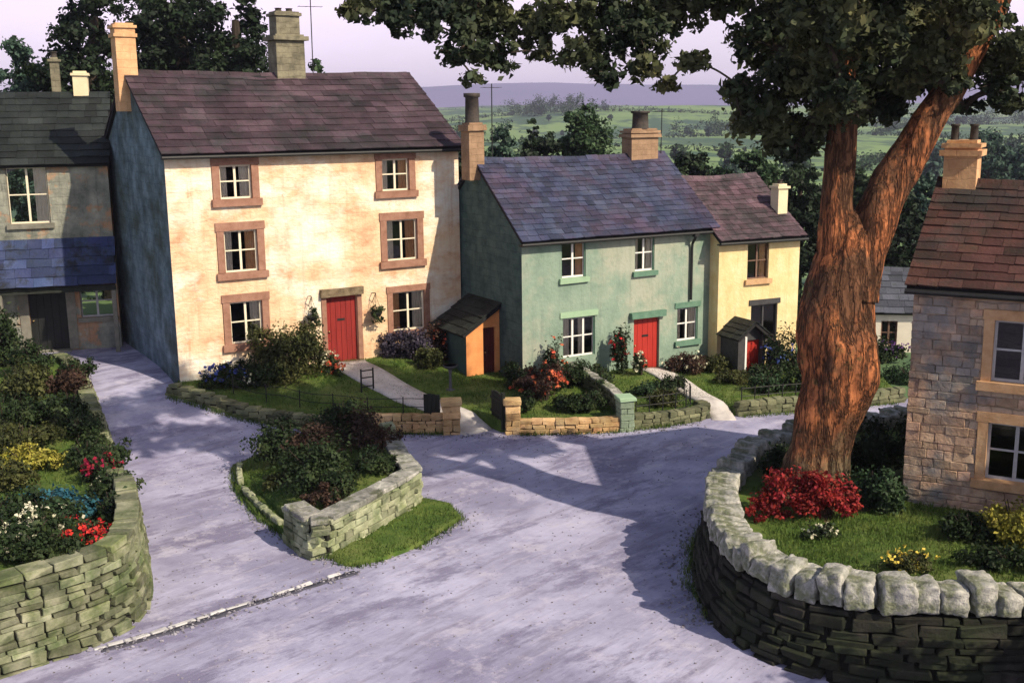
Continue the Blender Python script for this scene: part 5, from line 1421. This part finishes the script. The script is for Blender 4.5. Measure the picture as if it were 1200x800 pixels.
# tufts and fallen leaves along the stone edges
tag(grass_on('verge_tufts', '', np.vstack([
    along(catmull([(-10.4, 32.75), (-9.2, 32.25), (-7.6, 31.6), (-5.8, 31.3), (-4.0, 31.12), (-2.0, 31.0)], 5), 1500, .07, G),
    along([(.2, 30.82), (2.95, 31.0), (4.4, 31.5), (5.6, 32.2)], 800, .06, G), along([(6.9, 32.5), (9.4, 33.1), (12, 33.9)], 600, .07, G),
    along(LWp[8:], 2600, .09, lambda x, y: G(x - .05, y)), along(catmull(isl[:6], 5), 900, .06, G), along([(-2.1, 22.4), (-1.2, 24.1), (-1.5, 24.9), (-2.2, 25.4)], 600, .08, G),
    along([(3.55, 18.9), (3.4, 20.6), (3.8, 22.5), (4.6, 24.3)], 900, .08, G)]), .12, .022), kind='stuff')

# ================================================================== THE BIG TREE
K = 1 / 1311.7


def at(px, py, d):
    """a point d metres ahead along the street, px/py as seen across the view"""
    c_, s_ = math.cos(ro_), math.sin(ro_); u = (px - 600) * K; w = (400 - py) * K
    a = c_ * u + s_ * w; b = -s_ * u + c_ * w
    v = Vector((a, math.cos(pi_) + b * math.sin(pi_), -math.sin(pi_) + b * math.cos(pi_)))
    return Vector((0, 0, CAM_H)) + v * (d / v.y)


tr = empty('big_tree', (6.34, 21.9, 1.2), 0, 'huge old tree with forked orange brown trunk and wide dark overhanging crown', 'tree')
to = Vector(tr.location)
mb = MB()
tp = [(6.6, 23.2, .7), (6.58, 23.2, 1.3), (6.64, 23.2, 1.9), (6.80, 23.2, 2.8), (6.93, 23.2, 3.6), (6.83, 23.2, 4.3), (6.93, 23.2, 5.2), (7.0, 23.2, 6.0), (7.06, 23.2, 6.6), (7.1, 23.2, 7.0)]
rad = [1.0, .80, .74, .82, .93, 1.0, .80, .68, .46, .12]
SH = .944                                           # the trunk stands a little nearer than first measured
near = lambda q: (q[0] * SH, q[1] * SH, CAM_H + (q[2] - CAM_H) * SH)
tp = [(6.2 / SH, 23.2, -.1)] + tp[1:]; tp = [near(q) for q in tp]; rad = [r_ * SH * .88 for r_ in rad]
cp = catmull(tp, 14); rr = [np.interp(i / 14, range(len(rad)), rad) for i in range(len(cp))]
mb.tube([Vector(q) - to for q in cp], rr, 150, bump=.2, bscale=1.5)
for base_an, ln in ((3.5, 1.1), (4.6, 1.2), (5.6, 1.0), (.3, 1.1), (1.8, 1.0), (2.6, .9)):
    dx, dy = math.cos(base_an), math.sin(base_an)
    mb.tube(catmull([Vector((6.22 + dx * q, 21.9 + dy * q, z)) - to for q, z in ((.25, 2.3), (.5, 1.6), (.78, 1.22), (.8 + ln * .5, .98))], 6), [float(np.interp(i, [0, 6, 12, 18], [.2, .27, .24, .1])) for i in range(19)], 24, bump=.3, bscale=1.6)
limbs = [
    [(6.85, 23.2, 5.2), (6.80, 23.2, 6.3), (6.74, 23.2, 7.3), (6.76, 23.15, 8.4), (6.7, 23.0, 9.6), (6.4, 22.8, 11.0), (6.0, 22.5, 13.0)],
    [(7.1, 23.2, 5.2), (7.36, 23.2, 6.3), (7.85, 23.2, 7.5), (8.45, 23.15, 8.7), (9.02, 23.1, 9.7), (9.7, 23.0, 11.0), (10.2, 22.8, 13.0)],
]
limbs = [[near(q) for q in l_] for l_ in limbs]
lrad = [[.48, .39, .31, .26, .22, .17, .1], [.54, .46, .39, .33, .26, .2, .12]]
for l_, r_ in zip(limbs, lrad):
    c = catmull(l_, 12); mb.tube([Vector(q) - to for q in c], [np.interp(i / 12, range(len(r_)), r_) for i in range(len(c))], 90, bump=.2, bscale=1.9)
# crown masses, each a real clump hung on its own bough
cl = [(420, 14, 21, 22), (455, -5, 22, 38), (515, 0, 22.5, 42), (570, 15, 22.5, 42), (620, 35, 22.5, 36), (665, 20, 22, 44), (715, 10, 22.6, 48), (770, 15, 22.6, 42), (555, 92, 21.6, 14), (782, 100, 21.4, 15),
      (470, 18, 21.5, 32), (505, 28, 22, 34), (550, 48, 22, 38), (585, 64, 21.8, 28), (530, 66, 21.6, 17), (635, 62, 22, 18), (690, 58, 22, 42), (708, 92, 21.5, 20), (745, 40, 22, 46), (755, 80, 21.6, 24), (800, 5, 23, 42), (812, 72, 21.6, 20), (850, 2, 23, 26),
      (895, 125, 22, 46), (866, 100, 21.6, 18), (905, 55, 22.5, 42), (955, 75, 22, 62), (955, 140, 22, 40), (905, 168, 21.9, 20), (935, 172, 22, 22), (875, 145, 21.8, 16), (1005, 55, 22.5, 70), (1045, 112, 23, 38), (1010, 130, 22.6, 24), (1080, 35, 22.5, 70),
      (1105, 95, 22.6, 26), (1150, 45, 22, 60), (1165, 105, 22, 28), (1200, 80, 22.5, 40), (1130, 128, 22.3, 15), (1190, 120, 22.3, 17),
      (985, 95, 20.2, 36), (960, 40, 20, 44), (1020, 20, 20, 42), (1100, 62, 20.4, 34), (1140, 20, 20, 44), (1000, 128, 20.6, 20), (1072, 92, 20.8, 24), (1118, 98, 20.7, 16),
      (880, -70, 23, 105), (1000, -90, 24, 120), (1090, -70, 23, 95), (770, -70, 24, 75), (650, -60, 23.5, 66), (560, -35, 23, 48), (490, -32, 22.5, 44), (1000, 10, 26, 80), (1090, 10, 25.5, 60), (910, 10, 26, 60), (980, -20, 19.5, 75), (1100, -40, 19.5, 60)]
clumps = []
for px, py, d, r in cl:
    q = at(px, py, d) - to; rm = r * d * K
    loose = r < 24
    if px < 830 and py > -20: rm *= .86
    clumps.append((q.x, q.y, q.z, rm * (1.5 if loose else 1.15), rm * 1.35, rm * (.85 if loose else .92)))
mb.build('trunk', M['bark'], tr, True)
# boughs: every clump hangs from the nearest one already reached
nodes = [(Vector(q) - to, .17) for l_ in limbs for q in catmull(l_, 4)[15:]]
todo = [Vector(c[:3]) for c in clumps]; ext = [c[3:6] for c in clumps]
left = set(range(len(todo))); mb = MB()
while left:
    best = None
    for k in left:
        for i, (n_, r_) in enumerate(nodes):
            dd = (todo[k] - n_).length
            if best is None or dd < best[0]: best = (dd, k, i)
    dd, k, i = best; left.discard(k); n_, r_ = nodes[i]; c3 = todo[k]
    r1 = max(.02, r_ * .68)
    if dd > .5:
        mid = n_.lerp(c3, .5) + Vector((rng.normal(0, .08), rng.normal(0, .12), .06)) * dd
        mb.tube(catmull([n_, mid, c3], 6), list(np.linspace(r_ * .8, r1, 13)), 7)
    for j in range(5):
        d_ = Vector(unit(1)[0]); e_ = c3 + Vector((d_.x * ext[k][0], d_.y * ext[k][1], d_.z * ext[k][2])) * .85
        mb.tube([c3, c3.lerp(e_, .5) + Vector((0, 0, .06)), e_], [.022, .014, .005], 4)
    nodes.append((c3, r1))
mb.build('boughs', M['bark_dark'], tr)
P, O = clump_points(clumps, 125000, 18, .27, .5)
leaf_mesh('crown', P, O, .145, M['lf_main'], tr, .6)

# ================================================================== TREES BEHIND THE HOUSES
def bg(name, label, px, top, d, rpx, m, n=5200, size=.3, group='trees behind the houses', trunk_h=.22):
    q = at(px, top, d); g_ = float(G(q.x, q.y)); h = q.z - g_
    return tree(name, label, (q.x, q.y, g_ - .1), h, rpx * d * K * 1.08, m, int(n * 2.8), size * .85, trunk_h, group)


bg('tall_tree', 'tall dark tree left of the ochre chimney behind the cream house', 105, -50, 50, 78, M['lf_dark'], 8000, .3)
bg('tall_tree', 'tallest dark tree right behind the ochre chimney', 205, -70, 54, 84, M['lf_dark'], 9000, .3)
bg('tall_tree', 'dark tree between the two chimneys of the cream house', 272, -40, 51, 52, M['lf_dark'], 5500, .28)
bg('green_tree', 'lighter blue green tree behind the black roof at the left edge', 22, 40, 49, 50, M['lf_teal'], 6000, .26)
bg('small_tree', 'small tree peeping over the roof right of the tall grey chimney', 372, 66, 52, 24, M['lf_mid'], 2500, .25)
bg('round_tree', 'round mid green tree between the two chimneys of the green cottage', 683, 116, 64, 54, M['lf_mid'], 6500, .28)
bg('dark_tree', 'dark bushy tree below the round mid green tree', 640, 152, 58, 46, M['lf_dark'], 4500, .26)
bg('slim_tree', 'slim dark tree left of the round mid green tree', 624, 135, 66, 15, M['lf_dark'], 1800, .26)
bg('small_tree', 'small tree beside the sooty pot of the green cottage', 588, 142, 58, 30, M['lf_teal'], 2500, .25)
bg('dark_tree', 'dark tree right of the broad chimney', 812, 172, 58, 50, M['lf_dark'], 4500, .26)
bg('dark_tree', 'dark tree behind the slim cream chimney', 885, 168, 56, 50, M['lf_mid'], 5200, .27)
bg('dark_tree', 'dark tree between the yellow cottage and the big trunk', 938, 185, 52, 48, M['lf_dark'], 5500, .26)
bg('dark_tree', 'dark tree seen low in the fork of the big trunk', 1010, 195, 54, 48, M['lf_dark'], 5500, .26)
bg('dark_tree', 'dark tree behind the tiny white cottage', 1052, 215, 50, 48, M['lf_dark'], 5500, .26)
bg('teal_tree', 'blue green tree beside the ochre chimney of the stone cottage', 1085, 200, 62, 26, M['lf_teal'], 3500, .27)
bg('teal_tree', 'hazy blue green tree above the red brown roof', 1158, 150, 120, 40, M['lf_teal'], 4000, .5)
bg('teal_tree', 'hazy blue tree at the right frame edge above the red brown roof', 1205, 165, 110, 30, M['lf_teal'], 3500, .45)
bg('dark_tree', 'low dark tree behind the rose slate roof', 845, 205, 54, 30, M['lf_dark'], 3500, .25)
bg('dark_tree', 'dark tree filling the gap between cream house and green cottage', 548, 155, 56, 22, M['lf_dark'], 2600, .25)
# unseen trees added right of the frame to shade the near wall and stone cottage
tree('tall_tree', 'unseen broad tree added at the right to shade the stone cottage', (18.2, 14.6, 0), 11.0, 3.4, M['lf_dark'], 9000, .3, .2, None)
for k_, (x_, y_) in enumerate(((9.6, 12.6), (12.4, 12.9), (15.2, 12.4))):
    tree('shade_tree', ('nearest', 'middle', 'farthest')[k_] + ' unseen bushy tree added to shade the near curved wall', (x_, y_, 0), 5.3, 2.0, M['lf_dark'], 6500, .22, .08, None)
# far fields: separate small trees and hedgerows
proto = None
for i in range(46):
    px = random.uniform(520, 1220); d = random.choice([150, 190, 240, 320, 420, 560, 760]) * random.uniform(.9, 1.1)
    x = (px - 600) * K * d; y = d; h = random.uniform(5, 9)
    if i < 3:
        t_ = tree('field_tree', 'small dark tree standing far off in the pale fields', (x, y, float(G(x, y)) - .3), h, h * .5, M['lf_teal'] if i else M['lf_mid'], 900, .9, .2, 'small trees in the far fields')
        proto = (proto or []) + [t_]
    else:
        t_ = copy_tree(proto[i % 3]); t_.location = (x, y, float(G(x, y)) - .3); t_.rotation_euler.z = random.uniform(0, 6)
        t_.scale = (random.uniform(.7, 1.3),) * 3
hc = []
for (x0, y0, x1, y1) in ((-40, 180, 90, 210), (60, 150, 110, 230), (-20, 290, 190, 260), (80, 262, 140, 420), (-60, 430, 260, 400), (150, 400, 250, 700), (-100, 640, 420, 590), (20, 430, 60, 640), (-150, 900, 620, 850), (200, 620, 330, 900), (-200, 1300, 900, 1240)):
    L_ = math.hypot(x1 - x0, y1 - y0); n = int(L_ / 2.6)
    for i in range(n):
        t = (i + random.random()) / n; x = x0 + (x1 - x0) * t; y = y0 + (y1 - y0) * t; h = random.uniform(.7, 1.5) * (1 + y / 900)
        hc.append((x, y, float(G(x, y)) + h * .5, 1.8 * (1 + y / 900), 1.2, h))
for wx, wy, wr in ((-6, 240, 10), (150, 330, 20), (210, 470, 26), (-30, 520, 24), (130, 640, 26), (300, 800, 40), (30, 900, 36)):
    for k in range(26):
        a = rng.uniform(0, 6.28); q = wr * math.sqrt(rng.random()); x = wx + q * 1.6 * math.cos(a); y = wy + q * math.sin(a); h = random.uniform(2.5, 5) * (1 + wy / 1500)
        hc.append((x, y, float(G(x, y)) + h * .8, h * .9, h * .9, h))
P, O = clump_points(hc, 90000, 5, .5)
tag(leaf_mesh('far_hedgerows', P, O, 1.1, M['lf_mid']), kind='stuff')
hc = []
for i in range(70):
    x = random.uniform(-42, 40); y = random.uniform(45, 62); h = random.uniform(.7, 1.6); hc.append((x, y, float(G(x, y)) + h * .4, random.uniform(1, 2.2), random.uniform(1, 2), h))
P, O = clump_points(hc, 24000, 8); tag(leaf_mesh('undergrowth', P, O, .24, M['lf_dark']), kind='stuff')

# ================================================================== AIR, SKY, SUN
mb = MB(); mb.box(-6700, 6700, -170, 5400, -22, 125)
hz = mb.build('haze', []); hz['kind'] = 'stuff'
hm = bpy.data.materials.new('air'); hm.use_nodes = True; nt = hm.node_tree; nt.nodes.clear()
out = nn(nt, 'ShaderNodeOutputMaterial'); pv = nn(nt, 'ShaderNodeVolumePrincipled')
pv.inputs['Color'].default_value = (.70, .70, .98, 1); pv.inputs['Density'].default_value = .00022; pv.inputs['Anisotropy'].default_value = .1
nt.links.new(pv.outputs[0], out.inputs['Volume']); hz.data.materials.append(hm)

SUN_AZ = math.atan2(.78, -.626); SUN_EL = R(39)
wd = bpy.data.worlds.new('World'); sc.world = wd; wd.use_nodes = True; nt = wd.node_tree; nt.nodes.clear(); L = nt.links.new
out = nn(nt, 'ShaderNodeOutputWorld'); bg_ = nn(nt, 'ShaderNodeBackground'); bg_.inputs[1].default_value = .1
sky = nn(nt, 'ShaderNodeTexSky', sky_type='NISHITA'); sky.sun_disc = False; sky.sun_elevation = SUN_EL; sky.sun_rotation = SUN_AZ; sky.dust_density = 2
tc = nn(nt, 'ShaderNodeTexCoord'); mp = nn(nt, 'ShaderNodeMapping'); mp.inputs['Scale'].default_value = (1.2, 1.2, 5); L(tc.outputs['Generated'], mp.inputs[0])
nz = nn(nt, 'ShaderNodeTexNoise'); nz.inputs['Scale'].default_value = 1.6; nz.inputs['Detail'].default_value = 7; L(mp.outputs[0], nz.inputs['Vector'])
sp = nn(nt, 'ShaderNodeSeparateXYZ'); L(tc.outputs['Generated'], sp.inputs[0])
# pale pink cloud veil: thick towards the horizon, thin overhead
el = nn(nt, 'ShaderNodeMapRange'); el.inputs[1].default_value = .09; el.inputs[2].default_value = .34; el.inputs[3].default_value = 1; el.inputs[4].default_value = .08; L(sp.outputs[2], el.inputs[0])
mr = nn(nt, 'ShaderNodeMapRange'); mr.inputs[1].default_value = .3; mr.inputs[2].default_value = .65; mr.inputs[3].default_value = .6; mr.inputs[4].default_value = 1; L(nz.outputs[0], mr.inputs[0])
mu = nn(nt, 'ShaderNodeMath', operation='MULTIPLY'); L(el.outputs[0], mu.inputs[0]); L(mr.outputs[0], mu.inputs[1])
mx = nn(nt, 'ShaderNodeMixRGB'); L(mu.outputs[0], mx.inputs[0]); L(sky.outputs[0], mx.inputs[1]); mx.inputs[2].default_value = (11.0, 9.3, 11.3, 1)
L(mx.outputs[0], bg_.inputs[0]); L(bg_.outputs[0], out.inputs[0])

sl = bpy.data.lights.new('sun', 'SUN'); sl.energy = 5.0; sl.angle = R(.6); sl.color = (1, .86, .66)
so = bpy.data.objects.new('sun', sl); COL.objects.link(so)
sd = Vector((math.cos(SUN_EL) * .78, -math.cos(SUN_EL) * .626, math.sin(SUN_EL)))
so.rotation_euler = sd.to_track_quat('Z', 'Y').to_euler(); so.location = sd * 60

sc.view_settings.view_transform = 'Standard'; sc.view_settings.look = 'None'; sc.view_settings.exposure = .22; sc.view_settings.gamma = 1
sc.cycles.use_denoising = True; sc.cycles.volume_bounces = 0; sc.cycles.max_bounces = 6; sc.cycles.transparent_max_bounces = 8
sc.cycles.volume_step_rate = 10
